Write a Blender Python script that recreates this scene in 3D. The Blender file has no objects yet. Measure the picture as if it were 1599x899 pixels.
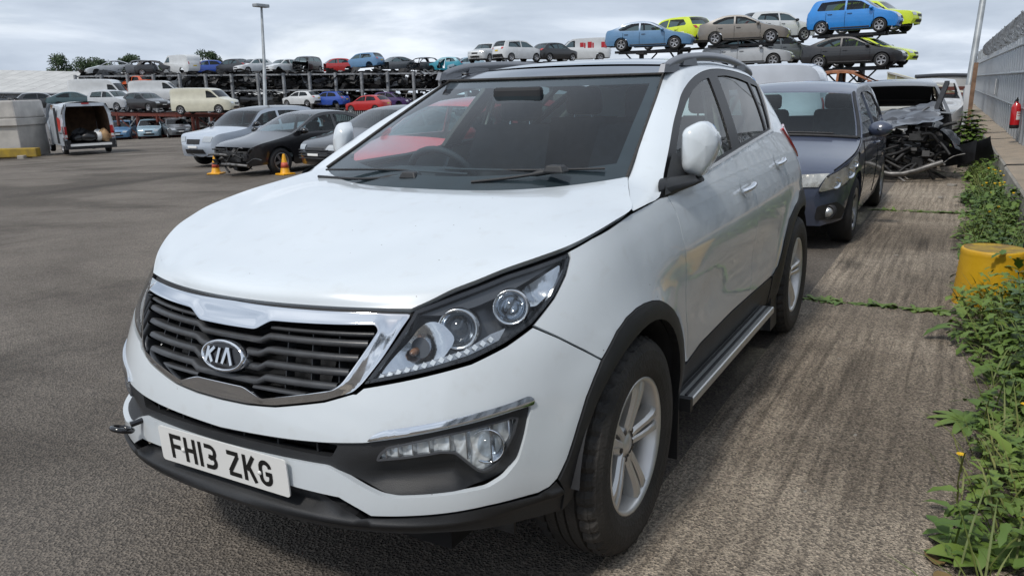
import bpy, math, random
import numpy as np
from mathutils import Vector, Matrix
from mathutils.geometry import delaunay_2d_cdt

SC = bpy.context.scene
COL = SC.collection
# ------------------------------------------------------------------ camera
# world frame: origin on the ground under the front axle of the white SUV,
# x forward along that car, y to its left, z up
cam = bpy.data.cameras.new('camera'); cam_o = bpy.data.objects.new('camera', cam); COL.objects.link(cam_o)
yaw, pitch, roll = 3.6656, -0.2462, -0.0258
d = Vector((math.cos(pitch)*math.cos(yaw), math.cos(pitch)*math.sin(yaw), math.sin(pitch)))
r = d.cross(Vector((0, 0, 1))).normalized(); u = r.cross(d)
r2 = r*math.cos(roll)+u*math.sin(roll); u2 = -r*math.sin(roll)+u*math.cos(roll)
cam_o.matrix_world = Matrix(((r2.x, u2.x, -d.x, 2.2298), (r2.y, u2.y, -d.y, 1.75), (r2.z, u2.z, -d.z, 1.4808), (0, 0, 0, 1)))
cam.sensor_width = 36; cam.lens = 1231.4/1599*36; cam.clip_start = .05; cam.clip_end = 2000
SC.camera = cam_o
# ------------------------------------------------------------------ sky and sun
SUN_EL, SUN_AZ = math.radians(54), math.atan2(-.12, .99)       # azimuth of the sun seen from the car
w = bpy.data.worlds.new('World'); SC.world = w; w.use_nodes = True
nt = w.node_tree; nd = nt.nodes; lk = nt.links; nd.clear()
out = nd.new('ShaderNodeOutputWorld'); bg = nd.new('ShaderNodeBackground'); lk.new(bg.outputs[0], out.inputs[0])
sky = nd.new('ShaderNodeTexSky'); sky.sky_type = 'NISHITA'; sky.sun_disc = False
sky.sun_elevation = SUN_EL; sky.sun_rotation = math.pi/2-SUN_AZ; sky.dust_density = 2.0
tc = nd.new('ShaderNodeTexCoord'); sep = nd.new('ShaderNodeSeparateXYZ'); lk.new(tc.outputs['Generated'], sep.inputs[0])
zc = nd.new('ShaderNodeMath'); zc.operation = 'MAXIMUM'; lk.new(sep.outputs['Z'], zc.inputs[0]); zc.inputs[1].default_value = 0.0
za = nd.new('ShaderNodeMath'); za.operation = 'ADD'; lk.new(zc.outputs[0], za.inputs[0]); za.inputs[1].default_value = .16
dx = nd.new('ShaderNodeMath'); dx.operation = 'DIVIDE'; lk.new(sep.outputs['X'], dx.inputs[0]); lk.new(za.outputs[0], dx.inputs[1])
dy = nd.new('ShaderNodeMath'); dy.operation = 'DIVIDE'; lk.new(sep.outputs['Y'], dy.inputs[0]); lk.new(za.outputs[0], dy.inputs[1])
cmb = nd.new('ShaderNodeCombineXYZ'); lk.new(dx.outputs[0], cmb.inputs[0]); lk.new(dy.outputs[0], cmb.inputs[1])
n1 = nd.new('ShaderNodeTexNoise'); n1.inputs['Scale'].default_value = .75; n1.inputs['Detail'].default_value = 8; n1.inputs['Roughness'].default_value = .55; n1.inputs['Distortion'].default_value = .35
lk.new(cmb.outputs[0], n1.inputs['Vector'])
cr = nd.new('ShaderNodeValToRGB'); lk.new(n1.outputs[0], cr.inputs[0])
cr.color_ramp.elements[0].position = .33; cr.color_ramp.elements[0].color = (.37, .43, .52, 1)
cr.color_ramp.elements[1].position = .66; cr.color_ramp.elements[1].color = (.78, .835, .91, 1)
e = cr.color_ramp.elements.new(.5); e.color = (.51, .575, .67, 1)
sm = nd.new('ShaderNodeVectorMath'); sm.operation = 'SCALE'; sm.inputs['Scale'].default_value = .085; lk.new(sky.outputs[0], sm.inputs[0])
cov = nd.new('ShaderNodeValToRGB'); n2 = nd.new('ShaderNodeTexNoise'); n2.inputs['Scale'].default_value = .5; n2.inputs['Detail'].default_value = 6
lk.new(cmb.outputs[0], n2.inputs['Vector']); lk.new(n2.outputs[0], cov.inputs[0])
cov.color_ramp.elements[0].position = .28; cov.color_ramp.elements[0].color = (.55, .55, .55, 1)
cov.color_ramp.elements[1].position = .5; cov.color_ramp.elements[1].color = (.97, .97, .97, 1)
mx = nd.new('ShaderNodeMix'); mx.data_type = 'RGBA'
lk.new(cov.outputs[0], mx.inputs[0]); lk.new(sm.outputs[0], mx.inputs[6]); lk.new(cr.outputs[0], mx.inputs[7])
lk.new(mx.outputs[2], bg.inputs[0]); bg.inputs[1].default_value = 1.0
sun = bpy.data.lights.new('sun', 'SUN'); sun.energy = 1.75; sun.angle = math.radians(7); sun.color = (1, .95, .88)
so = bpy.data.objects.new('sun', sun); COL.objects.link(so)
sd = Vector((math.cos(SUN_EL)*math.cos(SUN_AZ), math.cos(SUN_EL)*math.sin(SUN_AZ), math.sin(SUN_EL)))
so.rotation_euler = sd.to_track_quat('Z', 'Y').to_euler(); so.location = sd*60
vs = SC.view_settings; vs.view_transform = 'Standard'; vs.look = 'None'; vs.gamma = 1; vs.exposure = 0.34; vs.use_curve_mapping = False
SC.cycles.max_bounces = 8; SC.cycles.transparent_max_bounces = 16; SC.cycles.caustics_reflective = False; SC.cycles.caustics_refractive = False

# ------------------------------------------------------------------ materials
M = {}
def mat(name, col, rough=.6, metal=0., coat=0., var=0., vscale=8., bump=0., bscale=60., spec=.5, col2=None, coatr=.03, stretch=(1, 1, 1), detail=5):
    m = bpy.data.materials.new(name); m.use_nodes = True; M[name] = m
    t = m.node_tree; b = t.nodes['Principled BSDF']
    b.inputs['Base Color'].default_value = (*col, 1); b.inputs['Roughness'].default_value = rough; b.inputs['Metallic'].default_value = metal
    b.inputs['Coat Weight'].default_value = coat; b.inputs['Coat Roughness'].default_value = coatr; b.inputs['Specular IOR Level'].default_value = spec
    if var or col2 or bump:
        c = t.nodes.new('ShaderNodeTexCoord'); mp = t.nodes.new('ShaderNodeMapping'); mp.inputs['Scale'].default_value = stretch
        t.links.new(c.outputs['Object'], mp.inputs[0])
    if var or col2:
        n = t.nodes.new('ShaderNodeTexNoise'); n.inputs['Scale'].default_value = vscale; n.inputs['Detail'].default_value = detail
        t.links.new(mp.outputs[0], n.inputs['Vector'])
        rp = t.nodes.new('ShaderNodeValToRGB'); t.links.new(n.outputs[0], rp.inputs[0])
        a = col if col2 else tuple(max(0, k*(1-var)) for k in col); bb = col2 if col2 else tuple(min(1, k*(1+var)) for k in col)
        rp.color_ramp.elements[0].position = .35; rp.color_ramp.elements[0].color = (*a, 1)
        rp.color_ramp.elements[1].position = .65; rp.color_ramp.elements[1].color = (*bb, 1)
        t.links.new(rp.outputs[0], b.inputs['Base Color'])
    if bump:
        n = t.nodes.new('ShaderNodeTexNoise'); n.inputs['Scale'].default_value = bscale; n.inputs['Detail'].default_value = 4
        t.links.new(mp.outputs[0], n.inputs['Vector'])
        bp = t.nodes.new('ShaderNodeBump'); bp.inputs['Strength'].default_value = bump; bp.inputs['Distance'].default_value = .02
        t.links.new(n.outputs[0], bp.inputs['Height']); t.links.new(bp.outputs[0], b.inputs['Normal'])
    return m
def glassmat(name, tint, rough=.0, refl=1.0, ior=1.5):
    m = bpy.data.materials.new(name); m.use_nodes = True; M[name] = m
    t = m.node_tree; t.nodes.clear()
    o = t.nodes.new('ShaderNodeOutputMaterial'); tr = t.nodes.new('ShaderNodeBsdfTransparent'); tr.inputs[0].default_value = (*tint, 1)
    g = t.nodes.new('ShaderNodeBsdfGlossy'); g.inputs['Roughness'].default_value = rough; g.inputs[0].default_value = (refl, refl, refl, 1)
    lw = t.nodes.new('ShaderNodeLayerWeight'); lw.inputs[0].default_value = .5; pw_ = t.nodes.new('ShaderNodeMath'); pw_.operation = 'POWER'; t.links.new(lw.outputs['Facing'], pw_.inputs[0]); pw_.inputs[1].default_value = 4.6
    f0 = ((ior-1)/(ior+1))**2; f = t.nodes.new('ShaderNodeMath'); f.operation = 'MULTIPLY_ADD'; t.links.new(pw_.outputs[0], f.inputs[0]); f.inputs[1].default_value = 1-f0; f.inputs[2].default_value = f0
    mxs = t.nodes.new('ShaderNodeMixShader'); t.links.new(f.outputs[0], mxs.inputs[0]); t.links.new(tr.outputs[0], mxs.inputs[1]); t.links.new(g.outputs[0], mxs.inputs[2])
    t.links.new(mxs.outputs[0], o.inputs[0]); return m
# ------------------------------------------------------------------ mesh helpers
def link(name, me, material=None, parent=None):
    if material is not None: me.materials.append(M[material] if isinstance(material, str) else material)
    o = bpy.data.objects.new(name, me); COL.objects.link(o)
    if parent is not None: o.parent = parent
    return o
def tag(o, label=None, cat=None, group=None, kind=None):
    if label: o['label'] = label
    if cat: o['category'] = cat
    if group: o['group'] = group
    if kind: o['kind'] = kind
    return o
def thing(name, label, cat, loc=(0, 0, 0), rz=0., group=None, tilt=(0, 0)):
    o = bpy.data.objects.new(name, None); COL.objects.link(o); o.location = loc; o.rotation_euler = (tilt[0], tilt[1], rz); o.empty_display_size = .2
    return tag(o, label, cat, group)
class MB:
    def __init__(s): s.v = []; s.f = []; s.sm = []
    def add(s, v, f, smooth=False):
        n = len(s.v); s.v += [tuple(map(float, p)) for p in v]; s.f += [tuple(i+n for i in q) for q in f]; s.sm += [smooth]*len(f); return s
    def box(s, c, sz, R=None, taper=1.):
        a = np.array([[x, y, z] for z in(-.5, .5) for y in(-.5, .5) for x in(-.5, .5)], float)
        a[4:, :2] *= taper; a = a*np.array(sz)
        if R is not None: a = a@np.array(R).T
        return s.add(a+np.array(c), [(0, 2, 3, 1), (4, 5, 7, 6), (0, 1, 5, 4), (2, 6, 7, 3), (0, 4, 6, 2), (1, 3, 7, 5)])
    def bar(s, p, q, w, h=None, up=(0, 0, 1)):
        p = np.array(p, float); q = np.array(q, float); h = h or w; t = q-p; L = np.linalg.norm(t); t /= L
        up = np.array(up, float)
        if abs(t@up) > .95: up = np.array([1., 0, 0])
        a = np.cross(up, t); a /= np.linalg.norm(a); b = np.cross(t, a)
        return s.box((p+q)/2, (L, w, h), np.stack([t, a, b], 1))
    def tube(s, pts, rad, n=8, closed=False, caps=True, smooth=True, flat=1.):
        pts = np.array(pts, float); m = len(pts); rad = np.broadcast_to(np.array(rad, float), (m,))
        if closed: T = np.roll(pts, -1, 0)-np.roll(pts, 1, 0)
        else: T = np.gradient(pts, axis=0)
        T /= np.linalg.norm(T, axis=1)[:, None]+1e-9
        a = np.cross(T[0], [0, 0, 1.]);
        if np.linalg.norm(a) < .1: a = np.cross(T[0], [0, 1., 0])
        V = []
        for i in range(m):
            a = a-T[i]*(a@T[i]); a /= np.linalg.norm(a); b = np.cross(T[i], a)
            for k in range(n):
                an = 2*math.pi*k/n; V.append(pts[i]+rad[i]*(math.cos(an)*a+flat*math.sin(an)*b))
        F = []; mm = m if closed else m-1
        for i in range(mm):
            for k in range(n):
                j = (i+1) % m; F.append((i*n+k, i*n+(k+1) % n, j*n+(k+1) % n, j*n+k))
        s.add(V, F, smooth)
        if caps and not closed:
            s.add(V[:n], [tuple(range(n))[::-1]]); s.add(V[-n:], [tuple(range(n))])
        return s
    def lathe(s, prof, n=32, c=(0, 0, 0), axis='y', smooth=True, arc=None, closed=False):
        # prof: list of (radius, along-axis)
        a0, a1 = arc if arc else (0, 2*math.pi); full = arc is None; m = n if full else n+1; k = len(prof)
        V = []; c = np.array(c, float)
        for i in range(m):
            an = a0+(a1-a0)*i/n; ca, sa = math.cos(an), math.sin(an)
            for (rr, h) in prof:
                V.append(c+np.array({'y': (rr*ca, h, rr*sa), 'z': (rr*ca, rr*sa, h), 'x': (h, rr*ca, rr*sa)}[axis]))
        F = []
        for i in range(n):
            j = (i+1) % m
            for q in range(k if closed else k-1):
                q2 = (q+1) % k; F.append((i*k+q, j*k+q, j*k+q2, i*k+q2))
        return s.add(V, F, smooth)
    def grid(s, P, smooth=True, flip=False):
        P = np.array(P, float); a, b = P.shape[:2]
        F = [(i*b+j, (i+1)*b+j, (i+1)*b+j+1, i*b+j+1) for i in range(a-1) for j in range(b-1)]
        if flip: F = [q[::-1] for q in F]
        return s.add(P.reshape(-1, 3), F, smooth)
    def prism(s, poly, z0, z1, R=None, c=(0, 0, 0)):
        n = len(poly); a = np.array([[x, y, z0] for x, y in poly]+[[x, y, z1] for x, y in poly], float)
        if R is not None: a = a@np.array(R).T
        a = a+np.array(c)
        return s.add(a, [tuple(range(n))[::-1], tuple(range(n, 2*n))]+[(i, (i+1) % n, n+(i+1) % n, n+i) for i in range(n)])
    def xf(s, R=None, t=(0, 0, 0)):
        a = np.array(s.v)
        if R is not None: a = a@np.array(R).T
        s.v = [tuple(p) for p in a+np.array(t)]; return s
    def mesh(s, name):
        me = bpy.data.meshes.new(name); me.from_pydata(s.v, [], s.f)
        me.polygons.foreach_set('use_smooth', s.sm); me.update(); return me
    def build(s, name, material, parent=None): return link(name, s.mesh(name), material, parent)
def bevel(o, w=.01, seg=2, ang=35):
    m = o.modifiers.new('bevel', 'BEVEL'); m.width = w; m.segments = seg; m.limit_method = 'ANGLE'; m.angle_limit = math.radians(ang); return o
def ip(x, xs, ys):
    xs = np.asarray(xs, float); ys = np.asarray(ys, float); x = np.asarray(x, float); m = np.gradient(ys, xs)
    xc = np.clip(x, xs[0], xs[-1]); i = np.clip(np.searchsorted(xs, xc)-1, 0, len(xs)-2); h = xs[i+1]-xs[i]; t = (xc-xs[i])/h
    v = (2*t**3-3*t*t+1)*ys[i]+(t**3-2*t*t+t)*h*m[i]+(-2*t**3+3*t*t)*ys[i+1]+(t**3-t*t)*h*m[i+1]
    return v+(x-xc)*np.where(x < xs[0], m[0], m[-1])
def curve(pts, n):
    # smooth resampling of a 3D / 2D polyline by chord length
    p = np.array(pts, float); s = np.r_[0, np.cumsum(np.linalg.norm(np.diff(p, axis=0), axis=1))]; q = np.linspace(0, s[-1], n)
    return np.stack([ip(q, s, p[:, k]) for k in range(p.shape[1])], 1)
def densify(poly, sp, closed=True):
    p = np.array(poly, float); o = []
    n = len(p)
    for i in range(n if closed else n-1):
        a, b = p[i], p[(i+1) % n]; k = max(1, int(math.ceil(np.linalg.norm(b-a)/sp)))
        for j in range(k): o.append(a+(b-a)*j/k)
    if not closed: o.append(p[-1])
    return np.array(o)
def rounded(poly, rad=.01, n=4):
    # round every corner of a closed polygon
    p = np.array(poly, float); o = []; m = len(p)
    for i in range(m):
        a, b, c = p[i-1], p[i], p[(i+1) % m]; la = np.linalg.norm(a-b); lc = np.linalg.norm(c-b); r_ = min(rad, la*.45, lc*.45)
        s, e_ = b+(a-b)/la*r_, b+(c-b)/lc*r_
        for k in range(n+1):
            t = k/n; o.append((1-t)**2*s+2*t*(1-t)*b+t*t*e_)
    return np.array(o)
def inpoly(P, poly):
    x, y = P[:, 0], P[:, 1]; ins = np.zeros(len(P), bool); n = len(poly); j = n-1
    for i in range(n):
        xi, yi = poly[i]; xj, yj = poly[j]
        if yi != yj:
            c = ((yi > y) != (yj > y)) & (x < (xj-xi)*(y-yi)/(yj-yi)+xi); ins ^= c
        j = i
    return ins
def inset(poly, g):
    # offset a polygon inwards by g
    p = np.array(poly, float); keep = [i for i in range(len(p)) if np.linalg.norm(p[i]-p[i-1]) > 1e-6]; p = p[keep]
    area = .5*np.sum(p[:, 0]*np.roll(p[:, 1], -1)-np.roll(p[:, 0], -1)*p[:, 1]); sgn = 1 if area > 0 else -1
    e1 = p-np.roll(p, 1, 0); e1 /= np.linalg.norm(e1, axis=1)[:, None]; e2 = np.roll(e1, -1, 0)
    n1 = np.stack([-e1[:, 1], e1[:, 0]], 1)*sgn; n2 = np.stack([-e2[:, 1], e2[:, 0]], 1)*sgn
    b = n1+n2; b /= np.linalg.norm(b, axis=1)[:, None]+1e-9; c = np.clip((b*n1).sum(1), .4, 1)
    return p+b*(g/c)[:, None]
def tri_region(poly, holes, sp):
    P = densify(poly, sp); loops = [P]+[densify(h, sp) for h in holes]
    V = []; E = []
    for L in loops:
        n0 = len(V); V += [tuple(q) for q in L]; E += [(n0+i, n0+(i+1) % len(L)) for i in range(len(L))]
    lo, hi = P.min(0), P.max(0)
    gx, gy = np.meshgrid(np.arange(lo[0]+sp/2, hi[0], sp), np.arange(lo[1]+sp/2, hi[1], sp*.9)); gx[1::2] += sp/2
    G = np.stack([gx.ravel(), gy.ravel()], 1); ok = inpoly(G, P)
    for h in loops[1:]: ok &= ~inpoly(G, h)
    G = G[ok]
    if len(G):
        B = np.array(V); k = np.ones(len(G), bool)
        for i in range(0, len(B), 400): k &= (np.linalg.norm(G[:, None]-B[None, i:i+400], axis=2).min(1) > sp*.45)
        G = G[k]
    V += [tuple(q) for q in G]
    ov, oe, of, *_ = delaunay_2d_cdt([Vector(q) for q in V], E, [], 0, 1e-7)
    ov = np.array([tuple(q) for q in ov]); of = np.array([q for q in of])
    c = ov[of].mean(1); ok = inpoly(c, P)
    for h in loops[1:]: ok &= ~inpoly(c, h)
    return ov, of[ok]
def snorm(S, uv, e_=2e-4):
    a = S(uv+[e_, 0])-S(uv-[e_, 0]); b = S(uv+[0, e_])-S(uv-[0, e_]); n = np.cross(a, b); return n/(np.linalg.norm(n, axis=1)[:, None]+1e-12)
def surf_mesh(name, S, poly, holes=(), sp=.03, off=0., thick=.012, flip=False, mirror=False, round_=0.):
    uv, F = tri_region(poly, holes, sp)
    N = snorm(S, uv)*(-1 if flip else 1); P = S(uv)+N*(off(uv)[:, None] if callable(off) else off)
    if callable(off):
        e_ = 1e-3; Pf = lambda q: S(q)+snorm(S, q)*(-1 if flip else 1)*off(q)[:, None]
        n = np.cross(Pf(uv+[e_, 0])-Pf(uv-[e_, 0]), Pf(uv+[0, e_])-Pf(uv-[0, e_])); N = n/np.linalg.norm(n, axis=1)[:, None]*(-1 if flip else 1)
    t = P[F]; fn = np.cross(t[:, 1]-t[:, 0], t[:, 2]-t[:, 0]); bad = (fn*N[F].mean(1)).sum(1) < 0
    F = F.copy(); F[bad] = F[bad][:, ::-1]
    if mirror: P = P*[1, -1, 1]; N = N*[1, -1, 1]; F = F[:, ::-1]
    faces = [tuple(int(i) for i in f) for f in F]; V = list(map(tuple, P)); NN = list(map(tuple, N)); sm = [True]*len(faces)
    if thick:
        cnt = {}
        for f in faces:
            for k in range(3):
                a, b = f[k], f[(k+1) % 3]; key = (min(a, b), max(a, b)); cnt.setdefault(key, []).append((a, b))
        for key, l in cnt.items():
            if len(l) == 1:
                a, b = l[0]; n0 = len(V)
                pa, pb, na, nb = P[a], P[b], N[a], N[b]
                q = [pb, pa, pa-na*thick, pb-nb*thick]; fn = np.cross(q[1]-q[0], q[2]-q[0]); fn = fn/(np.linalg.norm(fn)+1e-12)
                V += [tuple(x) for x in q]; NN += [tuple(fn)]*4; faces.append((n0, n0+1, n0+2, n0+3)); sm.append(True)
    me = bpy.data.meshes.new(name); me.from_pydata(V, [], faces); me.polygons.foreach_set('use_smooth', sm)
    me.update(); me.normals_split_custom_set_from_vertices([tuple(n) for n in NN]); return me
def strip2d(pts, wd):
    # constant-width mitred stroke along a 2D polyline -> verts, quads
    p = np.array(pts, float); n = len(p); L = []; R_ = []
    for i in range(n):
        if i == 0: t = p[1]-p[0]; nn = np.array([-t[1], t[0]])/np.linalg.norm(t); k = 1
        elif i == n-1: t = p[-1]-p[-2]; nn = np.array([-t[1], t[0]])/np.linalg.norm(t); k = 1
        else:
            t1 = (p[i]-p[i-1])/np.linalg.norm(p[i]-p[i-1]); t2 = (p[i+1]-p[i])/np.linalg.norm(p[i+1]-p[i]); m1 = np.array([-t1[1], t1[0]]); m2 = np.array([-t2[1], t2[0]])
            nn = m1+m2; nn /= np.linalg.norm(nn); k = 1/max(.35, nn@m1)
        L.append(p[i]+nn*wd/2*k); R_.append(p[i]-nn*wd/2*k)
    return np.array(L+R_), [(i, n+i, n+i+1, i+1) for i in range(n-1)]
def arc2d(cx, cy, rx, ry, a0, a1, n=6):
    return [(cx+rx*math.cos(math.radians(a0+(a1-a0)*k/n)), cy+ry*math.sin(math.radians(a0+(a1-a0)*k/n))) for k in range(n+1)]
# ================================================================== ground
def yz(y): return np.where(np.asarray(y) < -.3, np.maximum(.028*(np.asarray(y)+.3), -1.80), 0.)
def ground_mat(name, c1, c2, c3, concrete):
    m = bpy.data.materials.new(name); m.use_nodes = True; M[name] = m; t = m.node_tree; N_ = t.nodes; L_ = t.links; b = N_['Principled BSDF']
    tc = N_.new('ShaderNodeTexCoord')
    def noise(sc, det=6, ro=.6, vec=None, dis=0):
        n = N_.new('ShaderNodeTexNoise'); n.inputs['Scale'].default_value = sc; n.inputs['Detail'].default_value = det; n.inputs['Roughness'].default_value = ro; n.inputs['Distortion'].default_value = dis
        L_.new(vec if vec else tc.outputs['Object'], n.inputs['Vector']); return n.outputs[0]
    def ramp(x, p0, c0, p1, c1_, mid=None):
        r_ = N_.new('ShaderNodeValToRGB'); L_.new(x, r_.inputs[0]); e = r_.color_ramp.elements; e[0].position = p0; e[0].color = (*c0, 1); e[1].position = p1; e[1].color = (*c1_, 1)
        return r_.outputs[0]
    def mix(f, a, bb, mode='MIX'):
        x = N_.new('ShaderNodeMix'); x.data_type = 'RGBA'; x.blend_type = mode
        if isinstance(f, float): x.inputs[0].default_value = f
        else: L_.new(f, x.inputs[0])
        for s, v in ((6, a), (7, bb)):
            if isinstance(v, tuple): x.inputs[s].default_value = (*v, 1)
            else: L_.new(v, x.inputs[s])
        return x.outputs[2]
    def mapv(sc):
        mp = N_.new('ShaderNodeMapping'); mp.inputs['Scale'].default_value = sc; L_.new(tc.outputs['Object'], mp.inputs[0]); return mp.outputs[0]
    base = mix(ramp(noise(.9, 8), .3, (0, 0, 0), .7, (1, 1, 1)), c1, c2)
    # aggregate: fine speckles of light and dark stones
    sp = N_.new('ShaderNodeTexVoronoi'); sp.inputs['Scale'].default_value = 130 if concrete else 105; L_.new(tc.outputs['Object'], sp.inputs['Vector'])
    hsv = N_.new('ShaderNodeSeparateColor'); L_.new(sp.outputs['Color'], hsv.inputs[0])
    spk = ramp(hsv.outputs[0], .10, (.38, .37, .36), .97, (1.75, 1.68, 1.58))
    base = mix(.75 if concrete else .55, base, spk, 'MULTIPLY')
    fine = ramp(noise(190 if concrete else 170, 6, .8), .3, (.66, .66, .66), .72, (1.34, 1.32, 1.30)); base = mix(.8, base, fine, 'MULTIPLY')
    stain = ramp(noise(.30, 6, .62, mapv((1.3, .5, 1)), .7), .46, (1, 1, 1), .60, (.52, .51, .50)); base = mix(.85, base, stain, 'MULTIPLY')
    st2 = ramp(noise(1.7, 5, .6, mapv((.5, 1, 1)), .3), .60, (1, 1, 1), .74, (.62, .61, .6)); base = mix(.7, base, st2, 'MULTIPLY')
    hgt = N_.new('ShaderNodeMath'); hgt.operation = 'ADD'; L_.new(noise(55, 8, .8), hgt.inputs[0]); L_.new(sp.outputs['Distance'], hgt.inputs[1])
    h = hgt.outputs[0]
    if concrete:
        wv = N_.new('ShaderNodeTexNoise'); wv.inputs['Scale'].default_value = 1.0; wv.inputs['Detail'].default_value = 7; wv.inputs['Roughness'].default_value = .62; wv.inputs['Distortion'].default_value = .25
        L_.new(mapv((1.1, 24, 1)), wv.inputs['Vector'])
        msk = ramp(noise(.8, 3), .30, (.15, .15, .15), .58, (1, 1, 1))
        rid = ramp(wv.outputs[0], .38, (.58, .57, .56), .60, (1.25, 1.24, 1.22)); base = mix(msk, base, mix(1.0, base, rid, 'MULTIPLY'))
        h2 = N_.new('ShaderNodeMath'); h2.operation = 'MULTIPLY_ADD'; L_.new(wv.outputs[0], h2.inputs[0]); h2.inputs[1].default_value = 1.1; L_.new(h, h2.inputs[2]); h = h2.outputs[0]
        base = mix(.55, base, ramp(noise(.5, 4, .5), .35, (.75, .74, .73), .65, (1.15, 1.13, 1.1)), 'MULTIPLY')
    # oil drips and tyre scuffs with a place of their own
    for (ox, oy, rx, ry, dk) in (((-4.72, .98, .30, .15, .42), (-1.9, 1.35, .5, .10, .75), (-5.9, 1.45, .35, .16, .7), (.2, 1.5, .3, .12, .75)) if concrete else ((.1, -3.3, .9, .55, .62), (-1.9, -2.9, 1.6, .4, .68), (1.25, -.55, .34, .22, .6), (1.15, .15, .25, .2, .62), (-5.5, -6.0, 2.6, .7, .66), (-9.5, -15.5, 3.5, .6, .7), (-3.5, -4.6, 2.2, .35, .72))):
        mp = N_.new('ShaderNodeMapping'); mp.vector_type = 'POINT'; mp.inputs['Location'].default_value = (-ox/rx, -oy/ry, 0); mp.inputs['Scale'].default_value = (1/rx, 1/ry, 0); L_.new(tc.outputs['Object'], mp.inputs[0])
        ln = N_.new('ShaderNodeVectorMath'); ln.operation = 'LENGTH'; L_.new(mp.outputs[0], ln.inputs[0])
        ad = N_.new('ShaderNodeMath'); ad.operation = 'MULTIPLY_ADD'; L_.new(noise(6, 6, .7), ad.inputs[0]); ad.inputs[1].default_value = 1.5; L_.new(ln.outputs['Value'], ad.inputs[2])
        mr_ = N_.new('ShaderNodeMapRange'); mr_.inputs[1].default_value = 1.0; mr_.inputs[2].default_value = 1.8; L_.new(ad.outputs[0], mr_.inputs[0]); base = mix(1.0, base, ramp(mr_.outputs[0], 0., (dk, dk, dk), 1., (1, 1, 1)), 'MULTIPLY')
    L_.new(base, b.inputs['Base Color']); b.inputs['Roughness'].default_value = .88; b.inputs['Specular IOR Level'].default_value = .35
    bp = N_.new('ShaderNodeBump'); bp.inputs['Strength'].default_value = .9; bp.inputs['Distance'].default_value = .016; L_.new(h, bp.inputs['Height']); L_.new(bp.outputs[0], b.inputs['Normal'])
ground_mat('asphalt', (.158, .141, .124), (.220, .198, .174), None, False)
ground_mat('concrete', (.37, .325, .272), (.48, .428, .364), None, True)
xs = np.r_[np.linspace(-420, -60, 10), np.linspace(-50, 60, 12)]; ys = np.r_[-420, -200, -64, -40, -20, -8, -3, -.3, .2, .84, 6, 40, 200]
m = MB(); m.grid([[(a, b, float(yz(b))) for b in ys] for a in xs], False); tag(m.build('ground', 'asphalt', None), kind='structure')
# concrete apron: real slabs with recessed joints
JX = [9.5, 5.1, .97, -3.43, -7.87, -12.3, -16.7, -21.1, -25.5, -30, -34.5, -39]
apron = tag(thing('concrete_apron', None, None), kind='structure')
for a, b in zip(JX[:-1], JX[1:]):
    L = (b+.02, a-.02); o = MB()
    o.add([(L[0], .86, .006), (L[1], .86, .006), (L[1], 2.30, .006), (L[0], 2.30, .006), (L[0], .85, -.02), (L[1], .85, -.02), (L[1], 2.30, 0), (L[0], 2.30, 0)], [(0, 1, 2, 3), (4, 5, 1, 0), (5, 6, 2, 1), (7, 4, 0, 3)]); o.build('slab', 'concrete', apron)
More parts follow.
